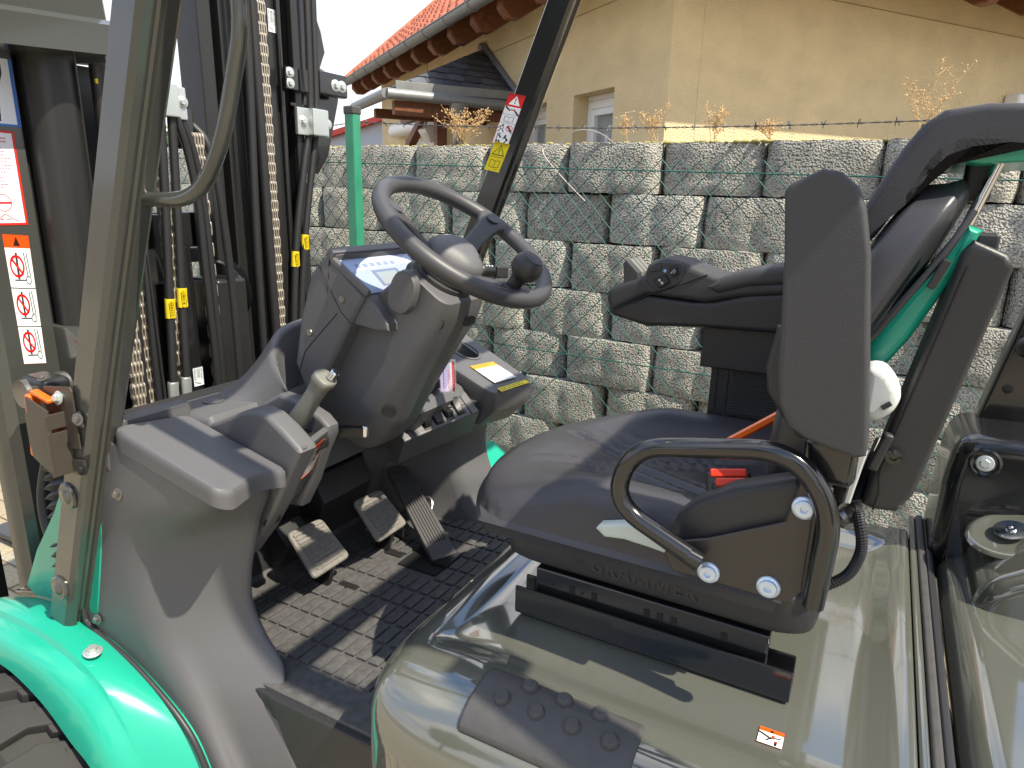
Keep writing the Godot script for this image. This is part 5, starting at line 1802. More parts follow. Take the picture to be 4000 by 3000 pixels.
	var dp := Paper.new(220, 130, Color(0.58, 0.62, 0.74))
	dp.poly([0, 0, 220, 0, 220, 34, 0, 50], Color(0.66, 0.7, 0.82))
	for k in 6:
		dp.rect(30 + k * 22, 24, 14, 14, Color(0.5, 0.54, 0.68))
	dp.rect(62, 52, 84, 60, Color(0.42, 0.46, 0.55)).rect(72, 60, 64, 46, Color(0.5, 0.55, 0.58)).rect(74, 62, 60, 42, Color(0.54, 0.58, 0.6))
	dp.ring(196, 22, 18, 2, Color(0.85, 0.87, 0.92)).line(190, 28, 198, 14, 3, Color(0.9, 0.92, 0.96)).line(198, 14, 204, 30, 3, Color(0.9, 0.92, 0.96)).line(150, 112, 176, 84, 7, Color(0.75, 0.25, 0.25))
	sticker("display", dp, t * V(-0.155, -0.1595, 0.106), t * V(-0.155, -0.1595, -0.106), t * V(-0.064, -0.169, 0.106), t * V(-0.064, -0.169, -0.106), c, 0.08)
	# oval tilt-lock knob on the left
	var kb := MB.new()
	var kr := []
	for q in [[0.0, 0.0], [0.022, 0.0], [0.022, 0.97], [0.022, 1.0], [0.024, 1.0], [0.026, 0.97], [0.034, 0.96], [0.037, 0.9], [0.038, 0.6], [0.0385, 0.01]]:
		var rg := PackedVector3Array()
		for i in 30:
			var a := TAU * i / 30
			var ca := signf(cos(a)) * pow(absf(cos(a)), 0.8)
			var sa := signf(sin(a)) * pow(absf(sin(a)), 0.8)
			rg.push_back(V(ca * 0.029 * maxf(q[1], 0.01), sa * 0.042 * maxf(q[1], 0.01), q[0]))
		rg.reverse()
		kr.append(rg)
	kb.loft(kr)
	put("tilt_knob", kb.moved(t * Transform3D(Basis(Vector3.UP, 0.0) * Basis(Vector3.BACK, 0.25), V(-0.006, -0.118, 0.070))), M.plastic, c, 40)
	# indicator stalk on the right
	var st := group_part("indicator_stalk", truck)
	var s0 := t * V(0.018, -0.062, -0.045)
	var sd := t.basis * V(0.35, 0.12, -0.93)
	put("boot", lathe(p2([0.015, 0, 0.017, 0.006, 0.0145, 0.011, 0.0165, 0.017, 0.014, 0.022, 0.0155, 0.028]), 18).moved(up_to(s0, sd)), M.black_plastic, st)
	put("stalk", cyl(0.0135, 0.03, 18, 0.001).moved(up_to(s0 + sd * 0.028, sd)), M.switch_black, st)
	put("stalk_tip", rbox(Vector3(0.024, 0.03, 0.028), 0.004, 2).moved(up_to(s0 + sd * 0.075, sd)), M.black_plastic, st)
	for k in 3:
		put("print", rbox(Vector3(0.0035, 0.0006, 0.0035), 0.0002, 1).moved(Transform3D(t.basis, s0 + sd * (0.035 + 0.007 * k) + t.basis.y * 0.0134)), M.print_white, st)
	# screw recesses, screws, joints
	for q in [[0.066, -0.135, 0.066, 0.9], [0.078, -0.36, 0.064, 0.9], [0.084, -0.13, -0.02, 0.2]]:
		put("recess", lathe(p2([0.0145, 0.0008, 0.0125, 0.0012, 0.0105, -0.0005, 0.0, -0.001]), 22).moved(t * up_to(V(q[0] + 0.002, q[1], q[2] + 0.002), V(0.55, 0, q[3]))), M.black_plastic, c)  # black discs paint the shade inside recesses of the grey housing
	for q in [V(-0.10, -0.21, 0.1185), V(-0.13, -0.32, 0.1185)]:
		put("screw", lathe(p2([0.0075, 0, 0.0065, 0.0018, 0.0, 0.002]), 14).moved(t * up_to(q, Vector3.BACK)), M.steel, c)
	var jn := MB.new()
	jn.add(tube(pv([-0.182, -0.19, 0.1183, -0.09, -0.232, 0.1183, -0.055, -0.236, 0.1183]), 0.0009, 4))
	jn.add(tube(pv([-0.095, -0.24, 0.1183, -0.12, -0.36, 0.1183, -0.11, -0.41, 0.1183, -0.10, -0.44, 0.1183]), 0.0009, 4))
	put("joint", jn.moved(t), M.dark, c)
	# column latch lever low on the left
	put("latch", rbox(Vector3(0.075, 0.022, 0.02), 0.003, 1).moved(Transform3D(Basis(Vector3.UP, 0.5), V(-0.885, 1.09, 0.125))), M.switch_black, c)
	put("latch_tip", rbox(Vector3(0.012, 0.024, 0.022), 0.004, 2).moved(Transform3D(Basis(Vector3.UP, 0.5), V(-0.853, 1.092, 0.107))), M.chrome, c)

func smooth2(p: PackedVector2Array) -> PackedVector2Array:
	var q := PackedVector3Array()
	for a in p:
		q.push_back(V(a.x, a.y, 0))
	var o := PackedVector2Array()
	for a in smooth_path(q, 4):
		o.push_back(Vector2(a.x, a.y))
	return o

func make_floor() -> void:
	var f := group_part("floor", truck)
	put("step_plate", prism(p2([-1.2, 0.62, -1.2, 0.672, -0.60, 0.672, -0.60, 0.62]), -0.42, 0.388, 0.006, 2), M.black_plastic, f)
	put("step_riser", prism(p2([-0.86, 0.674, -0.60, 0.674, -0.60, 0.36, -0.73, 0.36]), 0.36, 0.392, 0.006, 2), M.black_plastic, f, 25)
	var mo := put("floor_mat", prism(p2([-1.17, 0.668, -1.17, 0.70, -1.15, 0.685, -1.10, 0.68, -0.60, 0.68, -0.60, 0.668]), -0.40, 0.378, 0.002, 1), M.mat_rubber, f, 20)
	# raised pads, row by row
	var long := rbox(Vector3(0.0235, 0.007, 0.052), 0.0022, 1).mesh(30)
	var short := rbox(Vector3(0.0235, 0.007, 0.022), 0.0022, 1).mesh(30)
	for i in 17:
		var x := -1.095 + i * 0.0295
		for j in 11:
			var z := -0.335 + j * 0.061
			if x < -0.86 and z > 0.31: continue
			if absf(x + 0.872) < 0.07 and absf(z + 0.128) < 0.08: continue      # accelerator well
			if x < -1.0 and absf(z + 0.30) < 0.03: continue
			if absf(x + 0.965) < 0.03 and (absf(z - 0.055) < 0.03 or absf(z + 0.115) < 0.03): continue
			if x > -0.86 and z > 0.33: continue
			copy_at("pad", long, M.mat_rubber, mo, Transform3D(Basis(), V(x, 0.682, z)))
		if x < -0.9:
			copy_at("pad", short, M.mat_rubber, mo, Transform3D(Basis(), V(x, 0.682, 0.318)))
	# pits
	put("pedal_well", rbox(Vector3(0.11, 0.006, 0.10), 0.002, 1, V(-0.872, 0.682, -0.128)), M.dark, f)
	for z in [0.055, -0.115]:
		put("pedal_slot", rbox(Vector3(0.05, 0.005, 0.022), 0.002, 1, V(-0.965, 0.681, z)), M.dark, f)
	# clutch and brake pedals
	for k in 2:
		var pd := group_part("pedal", truck)
		var o := V([-1.015, -1.0][k], 0.785, [0.088, -0.108][k])
		var b := Basis(Vector3.BACK, -0.8)
		var pt := Transform3D(b, o)
		var pl := prism(p2([-0.058, -0.058, 0.058, -0.058, 0.050, 0.054, -0.050, 0.060]), -0.012, 0.0, 0.006, 2, 0.014, 3)
		var lay := Transform3D(Basis(V(0, 0, -1), V(-1, 0, 0), V(0, 1, 0)), Vector3.ZERO)
		put("pedal_pad", pl.moved(pt * lay), M.pedal, pd, 35)
		var rb := MB.new()
		for i in 10:
			rb.add(rbox(Vector3(0.0065, 0.004, 0.088 - i * 0.001), 0.0015, 1, V(-0.045 + i * 0.0098, 0.001, 0)))
		put("rib", rb.moved(pt), M.pedal, pd, 35)
		put("arm", rbox(Vector3(0.04, 0.10, 0.014), 0.003, 1).moved(Transform3D(Basis(Vector3.BACK, -0.3), o + V(0.0, -0.085, -0.01))), M.black_paint, pd)
	# accelerator: a long hinged treadle
	var ac := group_part("accelerator_pedal", truck)
	var a0 := V(-0.836, 0.692, -0.150)
	var a1 := V(-1.035, 0.82, -0.245)
	var av := (a1 - a0)
	var an := V(0.38, 0.9, 0.12)
	var az := av.normalized().cross(an).normalized()
	an = az.cross(av.normalized()).normalized()
	var at := Transform3D(Basis(az, an, -av.normalized() if false else az.cross(an)), a0)
	put("treadle", prism(p2([-0.036, 0, 0.036, 0, 0.036, -0.04, 0.030, -0.29, 0.02, -0.30, -0.02, -0.30, -0.030, -0.29, -0.036, -0.04]), -0.014, 0.0, 0.004, 2).moved(Transform3D(Basis(az, az.cross(an), an), a0)), M.rubber, ac, 30)
	var rb := MB.new()
	for i in 7:
		rb.add(rbox(Vector3(0.005, 0.235, 0.004), 0.0015, 1, V(-0.024 + i * 0.008, -0.165, 0.001)))
	put("rib", rb.moved(Transform3D(Basis(az, az.cross(an), an), a0)), M.rubber, ac, 30)
	put("hinge", rbox(Vector3(0.04, 0.012, 0.075), 0.004, 1, V(-0.832, 0.686, -0.15)), M.black_paint, ac)
	put("spring", tube(pv([-1.0, 0.755, -0.265, -0.985, 0.765, -0.285, -0.965, 0.755, -0.282, -0.96, 0.735, -0.265]), 0.004, 8, 0.012), M.steel, ac)
	put("stop_bolt", bolt(V(-0.985, 0.72, -0.185), V(0.2, 1, 0), 0.007).add(cyl(0.0045, 0.05, 10), Transform3D(Basis(), V(-0.99, 0.675, -0.185))), M.steel, f)
	put("grommet", lathe(p2([0.026, 0, 0.026, 0.003, 0.02, 0.0035, 0.018, 0.0005, 0, 0.0005]), 24).moved(Transform3D(Basis(), V(-0.985, 0.681, -0.185))), M.dark, f)

func sstep(a: float, b: float, x: float) -> float:
	return smoothstep(a, b, x)

func make_hood() -> void:
	var h := group_part("hood", truck)
	# polished cover: a rounded shell whose middle is dished below the seat
	var m := MB.new()
	var xs := []
	var zs := []
	var rx := 0.085
	var rz := 0.10
	# profile across the front edge (x) and the two long edges (z): (position, drop)
	var px := [[-0.612, -0.36], [-0.612, -0.25], [-0.612, -0.17]]
	for k in 13:
		var a := PI / 2 * k / 12.0
		px.append([-0.612 + rx * (1 - cos(a)), -rx * (1 - sin(a))])
	for k in 40:
		px.append([-0.527 + 0.647 * (k + 1) / 40.0, 0.0])
	px.append([0.124, -0.004]); px.append([0.126, -0.012]); px.append([0.126, -0.2])
	var pz := [[0.50, -0.36], [0.50, -0.22], [0.499, -0.14]]
	for k in 13:
		var a := PI / 2 * k / 12.0
		pz.append([0.498 - rz * (1 - cos(a)), -rz * (1 - sin(a))])
	for k in 44:
		pz.append([0.398 - 0.80 * (k + 1) / 44.0, 0.0])
	for k in 8:
		var a := PI / 2 * (7 - k) / 7.0
		pz.append([-0.402 - 0.07 * (1 - sin(a)) - 0.0 * k, -0.07 * (1 - cos(a)) * 0.0 - 0.07 * (cos(a))])
	pz.append([-0.475, -0.3])
	var rows := []
	for u: Array in px:
		var row := PackedVector3Array()
		for w: Array in pz:
			# corner: the drops combine as on a rounded solid
			var d := -pow(pow(absf(u[1]), 2.6) + pow(absf(w[1]), 2.6), 1.0 / 2.6)
			var x: float = u[0]
			var z: float = w[0]
			# the vertical corner is rounded too
			var cx := clampf((-0.40 - x) / 0.212, 0.0, 1.0)
			var cz := clampf((z - 0.30) / 0.20, 0.0, 1.0)
			x += 0.06 * cx * cx * cz * cz
			z -= 0.03 * cx * cx * cz * cz
			var y := 0.905 + d
			y -= 0.020 * sstep(-0.38, -0.62, x)
			# dish
			var inside := sstep(-0.55, -0.49, x) * (1.0 - sstep(0.050, 0.098, x)) * sstep(-0.345, -0.30, z) * (1.0 - sstep(0.325, 0.37, z))
			y -= 0.013 * inside
			y += 0.006 * sstep(0.08, 0.11, x)
			row.push_back(V(x, y, z))
		rows.append(row)
	m.grid(rows)
	put("cover", m, M.paint, h, 75)
	# step pad let into the near shoulder
	var prof := p2([0.374, 0.904, 0.392, 0.911, 0.418, 0.909, 0.445, 0.902, 0.466, 0.888, 0.477, 0.872, 0.465, 0.860, 0.44, 0.865, 0.38, 0.88])
	var pad := prism(prof, -0.405, -0.175, 0.008, 2, 0.012, 3).moved(Transform3D(Basis(V(0, 0, 1), V(0, 1, 0), V(1, 0, 0)), Vector3.ZERO))
	var pm := put("step_pad", pad, M.rubber, h, 50)
	var stud := lathe(p2([0.012, -0.002, 0.0115, 0.003, 0.0085, 0.0065, 0.0078, 0.0068, 0, 0.0068]), 20).mesh(40)
	for k in 7:
		var top := k % 2 == 1
		var x := -0.360 + k * 0.0252
		if top:
			copy_at("stud", stud, M.rubber, pm, up_to(V(x, 0.9105, 0.396), V(0, 1, 0.02)))
		else:
			copy_at("stud", stud, M.rubber, pm, up_to(V(x, 0.9055, 0.428), V(0, 0.98, 0.15)))
	var r := RandomNumberGenerator.new()
	r.seed = 41
	var sp := Paper.new(70, 64, Color(0.92, 0.91, 0.9))
	sp.rect(0, 0, 70, 15, Color(0.88, 0.33, 0.04)).poly([35, 2, 43, 13, 27, 13], grey(0.1)).line(2, 22, 34, 36, 7, grey(0.08)).line(34, 36, 24, 46, 5, grey(0.08)).line(34, 34, 60, 28, 5, grey(0.12)).rect(36, 22, 9, 9, Color(0.8, 0.25, 0.1)).rect(46, 42, 8, 18, grey(0.1)).rect(48, 42, 8, 6, Color(0.8, 0.2, 0.1)).lines(4, 54, 34, 1, 6, 3, grey(0.4), r)
	var s0 := V(-0.052, 0.8936, 0.292)
	sticker("pinch_label", sp, s0, s0 + V(0.030, 0.0, -0.001), s0 + V(0.0, 0, 0.029), s0 + V(0.030, 0.0, 0.028), h)
	# rubber seal between hood and counterweight
	for k in 3:
		put("seal", rbox(Vector3([0.012, 0.013, 0.012][k], 0.05, 0.98), 0.0045, 3, V([0.1325, 0.1455, 0.1585][k], [0.884, 0.888, 0.885][k], 0.0)), [M.paint, M.rubber, M.black_plastic][k], h)
	# counterweight
	var cw := group_part("counterweight", truck)
	put("casting", rbox(Vector3(0.75, 0.75, 1.04), 0.045, 6, V(0.548, 0.545, 0.0)), M.paint, cw, 60)
	var hump := prism(p2([0.155, 0.85, 0.156, 1.06, 0.163, 1.125, 0.18, 1.15, 0.7, 1.17, 0.9, 0.9]), -0.52, -0.31, 0.03, 5, 0.02, 4)
	put("shoulder", hump, M.black_paint, cw, 60)
	put("shoulder", prism(p2([0.19, 0.85, 0.22, 0.96, 0.30, 1.02, 0.5, 1.06, 0.9, 0.9]), -0.36, -0.12, 0.03, 5, 0.03, 4), M.paint, cw, 60)
	put("recess", lathe(p2([0.024, 0.0, 0.026, 0.0015, 0.022, 0.003, 0.017, 0.001, 0.0, 0.0005]), 26).moved(up_to(V(0.212, 1.108, -0.309), V(-0.1, 0.15, 1))), M.black_paint, cw)
	put("bolt", bolt(V(0.212, 1.108, -0.307), V(-0.1, 0.2, 1), 0.0085), M.zinc, cw)
	put("lifting_washer", lathe(p2([0.026, 0.0, 0.026, 0.002, 0.008, 0.003, 0.008, 0.006, 0.004, 0.006, 0.003, 0.003, 0, 0.003]), 28).moved(up_to(V(0.262, 1.012, -0.258), V(-0.25, 1, 0.25))), M.chrome, cw)
	put("lifting_dish", lathe(smooth2(p2([0.066, -0.002, 0.058, 0.003, 0.046, 0.001, 0.03, -0.001, 0, -0.001])), 30).moved(up_to(V(0.262, 1.003, -0.258), V(-0.25, 1, 0.25))), M.paint, cw, 60)
	put("teal_panel", prism(p2([0.24, 0.84, 0.30, 0.925, 0.8, 0.93, 0.8, 0.84]), 0.40, 0.53, 0.012, 3), M.teal, cw)
	put("edge_guard", prism(p2([0.19, 0.93, 0.235, 0.97, 0.8, 0.98, 0.8, 0.92]), 0.30, 0.42, 0.012, 3), M.black_plastic, cw)

func make_seat() -> void:
	var s := group_part("seat", truck)
	# slide rails, left and right
	for z in [0.0, -0.40]:
		var lo := MB.new()
		lo.add(rbox(Vector3(0.42, 0.006, 0.042), 0.002, 1, V(-0.235, 0.899, 0.213 + z)))
		lo.add(rbox(Vector3(0.42, 0.044, 0.005), 0.002, 1, V(-0.235, 0.922, 0.2325 + z)))
		lo.add(rbox(Vector3(0.42, 0.044, 0.005), 0.002, 1, V(-0.235, 0.922, 0.1935 + z)))
		put("slide_rail", lo, M.black_paint, s)
		put("upper_rail", rbox(Vector3(0.355, 0.05, 0.03), 0.004, 2, V(-0.238, 0.955, 0.206 + z)), M.black_paint, s)
	for k in 8:
		var x: float = [-0.385, -0.352, -0.335, -0.315, -0.232, -0.212, -0.192, -0.12][k]
		put("rail_hole", rbox(Vector3(0.004 if k == 0 or k == 2 else 0.0095, 0.004 if k == 0 or k == 2 else 0.013, 0.002), 0.0006, 1, V(x, 0.958, 0.2213)), M.dark, s)
	# suspension housing: a shallow moulded tub
	var tub := []
	for q in [[0.987, 0.022], [0.994, 0.012], [1.002, 0.003], [1.018, 0.0], [1.052, -0.004], [1.060, 0.002], [1.064, 0.012], [1.066, 0.05]]:
		var e: float = q[1]
		tub.append(round_ring(pv([-0.474 + e, q[0], 0.241 - e, -0.006 - e, q[0], 0.241 - e, -0.006 - e, q[0], -0.241 + e, -0.474 + e, q[0], -0.241 + e]), 0.05, 6))
	put("suspension_housing", MB.new().loft(tub), M.black_plastic, s, 60)
	text("maker_lettering", "GRAMMER", 0.024, Transform3D(Basis(), V(-0.238, 1.0245, 0.2415)), M.emboss, s, 0.0022, true)
	var lg := MB.new()
	for k in 5:
		lg.add(rbox(Vector3(0.0022, 0.016, 0.002), 0.0005, 1, V(-0.343 + k * 0.0035, 1.028, 0.2418)))
	for k in 6:
		var a := 0.4 + k * 0.45
		lg.add(rbox(Vector3(0.012, 0.0022, 0.002), 0.0005, 1).moved(Transform3D(Basis(Vector3.BACK, a), V(-0.336 + cos(a) * 0.009, 1.034 + sin(a) * 0.006, 0.2418))))
	put("maker_emblem", lg, M.emboss, s)
	# cushion: a shaped heightfield closed below
	var rows := []
	var nu := 64
	var nv := 60
	for i in nu + 1:
		var u := float(i) / nu
		var row := PackedVector3Array()
		for j in nv + 1:
			var w := float(j) / nv * 2.0 - 1.0
			var zz := w * 0.252
			var aw := absf(w)
			# front edge bows forward in the middle
			var xf := -0.585 + 0.085 * pow(aw, 2.2)
			var xr := -0.055
			var x := lerpf(xf, xr, u)
			var y := 1.098 + 0.048 * sstep(0.30, 0.80, aw) * sstep(0.05, 0.45, u)
			y += 0.012 * sstep(0.2, 0.0, absf(u - 0.22)) * (1.0 - aw)
			y += 0.03 * sstep(0.8, 1.0, u)
			# pressed pleats that run in from the front and fan out again behind
			for g in 3:
				var dx := x + 0.32
				var zl := 0.008 + 0.034 * g + absf(dx) * (0.42 if dx < 0 else 0.40)
				var dist := absf(zz) - zl
				var ends := sstep(-0.515 + g * 0.055, -0.45 + g * 0.055, x) * (1.0 - sstep(-0.20, -0.13, x))
				y += ends * (0.0065 * exp(-pow(dist / 0.008, 2.0)) - 0.006 * exp(-pow((dist + 0.013) / 0.007, 2.0)))
			# roll over the sides, front and back
			var es := maxf(0.0, (aw - 0.80) / 0.20)
			var ef := maxf(0.0, (0.16 - u) / 0.16)
			var eb := maxf(0.0, (u - 0.93) / 0.07)
			var e := minf(1.0, pow(pow(es, 2.2) + pow(ef, 2.2) + pow(eb, 2.2), 1 / 2.2))
			y = lerpf(y, 1.062, 1.0 - sqrt(maxf(0.0, 1.0 - pow(e, 2.4))))
			row.push_back(V(x, y, zz))
		rows.append(row)
	var cu := MB.new()
	cu.grid(rows)
	# skirt and underside
	var rim := PackedVector3Array()
	for j in nv + 1: rim.push_back(rows[0][j])
	for i in range(1, nu + 1): rim.push_back(rows[i][nv])
	for j in range(nv - 1, -1, -1): rim.push_back(rows[nu][j])
	for i in range(nu - 1, 0, -1): rim.push_back(rows[i][0])
	var sk := [rim]
	for q in [[0.008, -0.006], [0.012, 0.0], [0.03, 0.008]]:
		var rg := PackedVector3Array()
		for p in rim:
			var dv := (V(-0.3, p.y, 0) - p)
			rg.push_back(p + dv.normalized() * (q[1] * -1.0 if false else q[1]) + V(0, -q[0], 0))
		sk.append(rg)
	cu.grid(sk, true)
	put("cushion", cu, M.leather, s, 75)
	# pale height lever under the cushion
	put("weight_lever", prism(p2([-0.305, 1.095, -0.299, 1.103, -0.268, 1.112, -0.234, 1.117, -0.199, 1.107, -0.185, 1.095, -0.19, 1.083, -0.227, 1.087, -0.262, 1.089, -0.291, 1.085]), 0.243, 0.264, 0.005, 3), M.pale_plastic, s, 60)
	# side plate with its bolts and welded grab bar
	put("side_plate", prism(p2([-0.192, 1.118, -0.144, 1.136, -0.058, 1.181, -0.046, 1.240, -0.012, 1.235, -0.018, 1.112, -0.043, 1.076, -0.185, 1.078, -0.198, 1.10]), 0.284, 0.289, 0.0015, 1), mat(0.045, 0.038, 0.031, 0.4), s, 25)
	for p in [V(-0.039, 1.205, 0.289), V(-0.139, 1.09, 0.289), V(-0.066, 1.092, 0.289)]:
		var bo := put("bolt", lathe(p2([0.0145, 0, 0.0145, 0.002, 0.0135, 0.0035, 0.011, 0.0045, 0.0105, 0.0075, 0.009, 0.0085, 0.0045, 0.0085, 0.004, 0.005, 0, 0.005]), 22).moved(up_to(p, Vector3.BACK)), mat(0.62, 0.72, 0.85, 0.3, 0.5), s)
	put("grab_bar", tube(pv([-0.157, 1.113, 0.305, -0.268, 1.163, 0.305, -0.246, 1.245, 0.305, -0.06, 1.278, 0.305, -0.008, 1.215, 0.305, -0.014, 1.092, 0.305]), 0.0125, 16, 0.045, 8), M.black_paint, s, 60)
	put("bar_tip", cyl(0.0128, 0.02, 16, 0.002).moved(up_to(V(-0.165, 1.1165, 0.305), V(0.91, -0.41, 0))), M.black_paint, s)
	put("weld", rbox(Vector3(0.008, 0.11, 0.01), 0.004, 2, V(-0.026, 1.155, 0.292)), M.mast, s)
	# belt buckles
	put("side_cover", prism(p2([-0.198, 1.115, -0.19, 1.15, -0.165, 1.178, -0.125, 1.205, -0.052, 1.235, -0.03, 1.20, -0.03, 1.10, -0.19, 1.09]), 0.235, 0.278, 0.012, 3), M.black_plastic, s, 60)
	for k in 2:
		var bt := Transform3D(Basis(Vector3.UP, 0.25) * Basis(Vector3.BACK, 0.12) * Basis(Vector3.RIGHT, -0.5), [V(-0.126, 1.180, 0.236), V(-0.142, 1.175, 0.195)][k])
		put("buckle", rbox(Vector3(0.058, 0.034, 0.024), 0.005, 2).moved(bt), M.switch_black, s)
		put("buckle_button", rbox(Vector3(0.048, 0.012, 0.020), 0.003, 2).moved(bt * Transform3D(Basis(), V(0, 0.0145, 0.004))), M.red, s)
	put("belt", tube(pv([-0.155, 1.225, 0.17, -0.10, 1.262, 0.13, -0.06, 1.29, 0.08]), 0.006, 6), M.orange, s)
	# folded-up armrest
	var ar := prism(p2([-0.102, 1.560, -0.097, 1.568, -0.068, 1.583, -0.050, 1.580, -0.034, 1.566, -0.024, 1.545, -0.013, 1.498, 0.0, 1.405, 0.014, 1.302, 0.014, 1.288, 0.004, 1.284, -0.018, 1.288, -0.050, 1.297, -0.068, 1.308, -0.080, 1.332, -0.086, 1.37, -0.088, 1.41, -0.094, 1.49]), 0.262, 0.315, 0.005, 3)
	put("armrest", ar, M.pad, s, 45)
	put("armrest_back", prism(p2([-0.098, 1.41, -0.105, 1.36, -0.100, 1.33, -0.085, 1.308, -0.06, 1.28, -0.02, 1.275, -0.02, 1.42]), 0.245, 0.264, 0.006, 3), M.black_plastic, s)
	put("armrest_hinge", rbox(Vector3(0.06, 0.06, 0.05), 0.012, 2, V(-0.022, 1.262, 0.255)), M.black_paint, s)
	# backrest, leaning back more towards its top
	var br := []
	for q in [[1.13, -0.055, 0.17, 0.035], [1.17, -0.052, 0.195, 0.044], [1.24, -0.048, 0.212, 0.050], [1.32, -0.040, 0.216, 0.050], [1.40, -0.020, 0.212, 0.048], [1.47, 0.010, 0.20, 0.045], [1.525, 0.036, 0.185, 0.040], [1.555, 0.050, 0.165, 0.033], [1.575, 0.058, 0.13, 0.018]]:
		var rg := PackedVector3Array()
		for i in 44:
			var a := TAU * i / 44
			var ca := signf(cos(a)) * pow(absf(cos(a)), 0.65)
			var sa := signf(sin(a)) * pow(absf(sin(a)), 0.65)
			rg.push_back(V(q[1] - 0.02 * pow(absf(sa), 2.0) * (1.0 if ca < 0 else 0.3) + ca * q[3], q[0] + ca * q[3] * 0.35, sa * q[2]))
		br.append(rg)
	put("backrest", MB.new().loft(smooth_rows(br, 4)), M.leather, s, 60)
	put("piping", tube(smooth_path(pv([-0.06, 1.30, 0.212, 0.0, 1.40, 0.214, 0.03, 1.452, 0.212, 0.058, 1.50, 0.205, 0.078, 1.545, 0.19]), 5), 0.004, 8), M.black_plastic, s, 60)
	put("painted_green_glow", prism(p2([0.0, 1.395, 0.028, 1.447, 0.054, 1.492, 0.075, 1.53, 0.09, 1.525, 0.07, 1.47, 0.04, 1.40, 0.0, 1.33, -0.02, 1.33]), 0.12, 0.197, 0.01, 3), M.teal, s)  # added teal panel: paints the green glow reflected on the black seat back
	put("shell_clip", rbox(Vector3(0.009, 0.034, 0.006), 0.002, 1).moved(Transform3D(Basis(Vector3.BACK, -0.35), V(0.055, 1.477, 0.212))), M.black_plastic, s)
	# backrest extension: a padded hood above the backrest
	var hd := prism(p2([-0.033, 1.50, -0.038, 1.525, -0.022, 1.565, 0.0, 1.612, 0.016, 1.637, 0.035, 1.652, 0.075, 1.658, 0.15, 1.656, 0.21, 1.64, 0.215, 1.625, 0.15, 1.632, 0.085, 1.624, 0.045, 1.607, 0.022, 1.58, 0.006, 1.548, -0.012, 1.515, -0.024, 1.498]), -0.165, 0.165, 0.009, 3)
	var he := put("headrest", hd, M.leather, s, 60)
	put("stitch", tube(pv([0.016, 1.6375, -0.15, 0.016, 1.6375, 0.15]), 0.0014, 5), M.pad, he)
	put("headrest_green_reflection", prism(p2([0.035, 1.60, 0.085, 1.621, 0.15, 1.628, 0.21, 1.62, 0.2, 1.60, 0.15, 1.60, 0.08, 1.595]), -0.14, 0.155, 0.006, 2), M.teal, s)  # teal colour paints the green reflection along the headrest underside
	for z in [0.12, -0.12]:
		put("headrest_rod", cyl(0.006, 0.09, 14).moved(up_to(V(0.080, 1.53, z), V(0.28, 1, 0))), M.chrome, s)
	put("rod_guide", rbox(Vector3(0.03, 0.06, 0.03), 0.006, 2, V(0.085, 1.585, 0.08)), M.black_plastic, s)
	# lumbar knob
	put("lumbar_knob", prism(p2([0.0, 1.375, 0.018, 1.377, 0.032, 1.362, 0.040, 1.345, 0.034, 1.325, 0.018, 1.312, 0.0, 1.318]), 0.215, 0.262, 0.01, 4, 0.008, 3), M.white_plastic, s, 60)
	put("lumbar_print", tube(pv([0.022, 1.331, 0.2632, 0.030, 1.338, 0.2632]), 0.003, 6), M.black_plastic, s)
	# belt-retractor column beside the backrest
	var rc := prism(p2([0.020, 1.192, 0.032, 1.188, 0.058, 1.190, 0.072, 1.215, 0.122, 1.488, 0.114, 1.502, 0.082, 1.515, 0.073, 1.502, 0.062, 1.44, 0.03, 1.27]), 0.150, 0.212, 0.007, 3)
	put("retractor_column", rc, M.black_plastic, s, 45)
	put("column_joint", tube(pv([0.033, 1.189, 0.2125, 0.036, 1.212, 0.2125, 0.032, 1.238, 0.2125, 0.080, 1.488, 0.2125]), 0.0013, 5), M.dark, s)
	put("column_cap", rbox(Vector3(0.022, 0.02, 0.03), 0.004, 2, V(0.096, 1.512, 0.175)), M.black_plastic, s)
	put("belt_clip", rbox(Vector3(0.012, 0.05, 0.014), 0.004, 2).moved(Transform3D(Basis(Vector3.BACK, -0.25), V(0.030, 1.265, 0.215))), M.black_plastic, s)
	put("belt_clip", lathe(p2([0.009, 0, 0.009, 0.007, 0.0045, 0.008, 0.004, 0.004, 0, 0.004]), 16).moved(up_to(V(0.044, 1.262, 0.212), Vector3.BACK)), M.black_paint, s)
	put("belt_guide", prism(p2([0.006, 1.272, 0.016, 1.270, 0.007, 1.205, -0.001, 1.203]), 0.235, 0.25, 0.002, 1), mat(0.6, 0.62, 0.64, 0.35, 0.4), s)
	put("belt_post", rbox(Vector3(0.022, 0.16, 0.02), 0.004, 2, V(-0.004, 1.25, 0.215)), M.black_paint, s)
	# wiring conduit
	var cp := smooth_path(pv([0.012, 1.205, 0.235, 0.018, 1.188, 0.24, 0.027, 1.152, 0.24, 0.024, 1.125, 0.24, 0.014, 1.104, 0.24, -0.012, 1.080, 0.24]), 20)
	var rad := []
	for i in cp.size(): rad.append(0.0062 + 0.0009 * (i % 2))
	put("conduit", tube(cp, rad, 10), M.switch_black, s, 20)
	put("conduit", tube(smooth_path(pv([0.03, 1.25, 0.12, 0.018, 1.21, 0.17, 0.012, 1.18, 0.20, 0.0, 1.16, 0.215]), 14), 0.006, 8), M.switch_black, s)
	put("adjuster", lathe(p2([0.012, 0, 0.013, 0.012, 0.008, 0.016, 0.008, 0.03, 0, 0.03]), 16).moved(up_to(V(0.0, 1.176, 0.225), V(0.5, 0.7, 0.4))), M.steel, s)
	make_armrest_right()

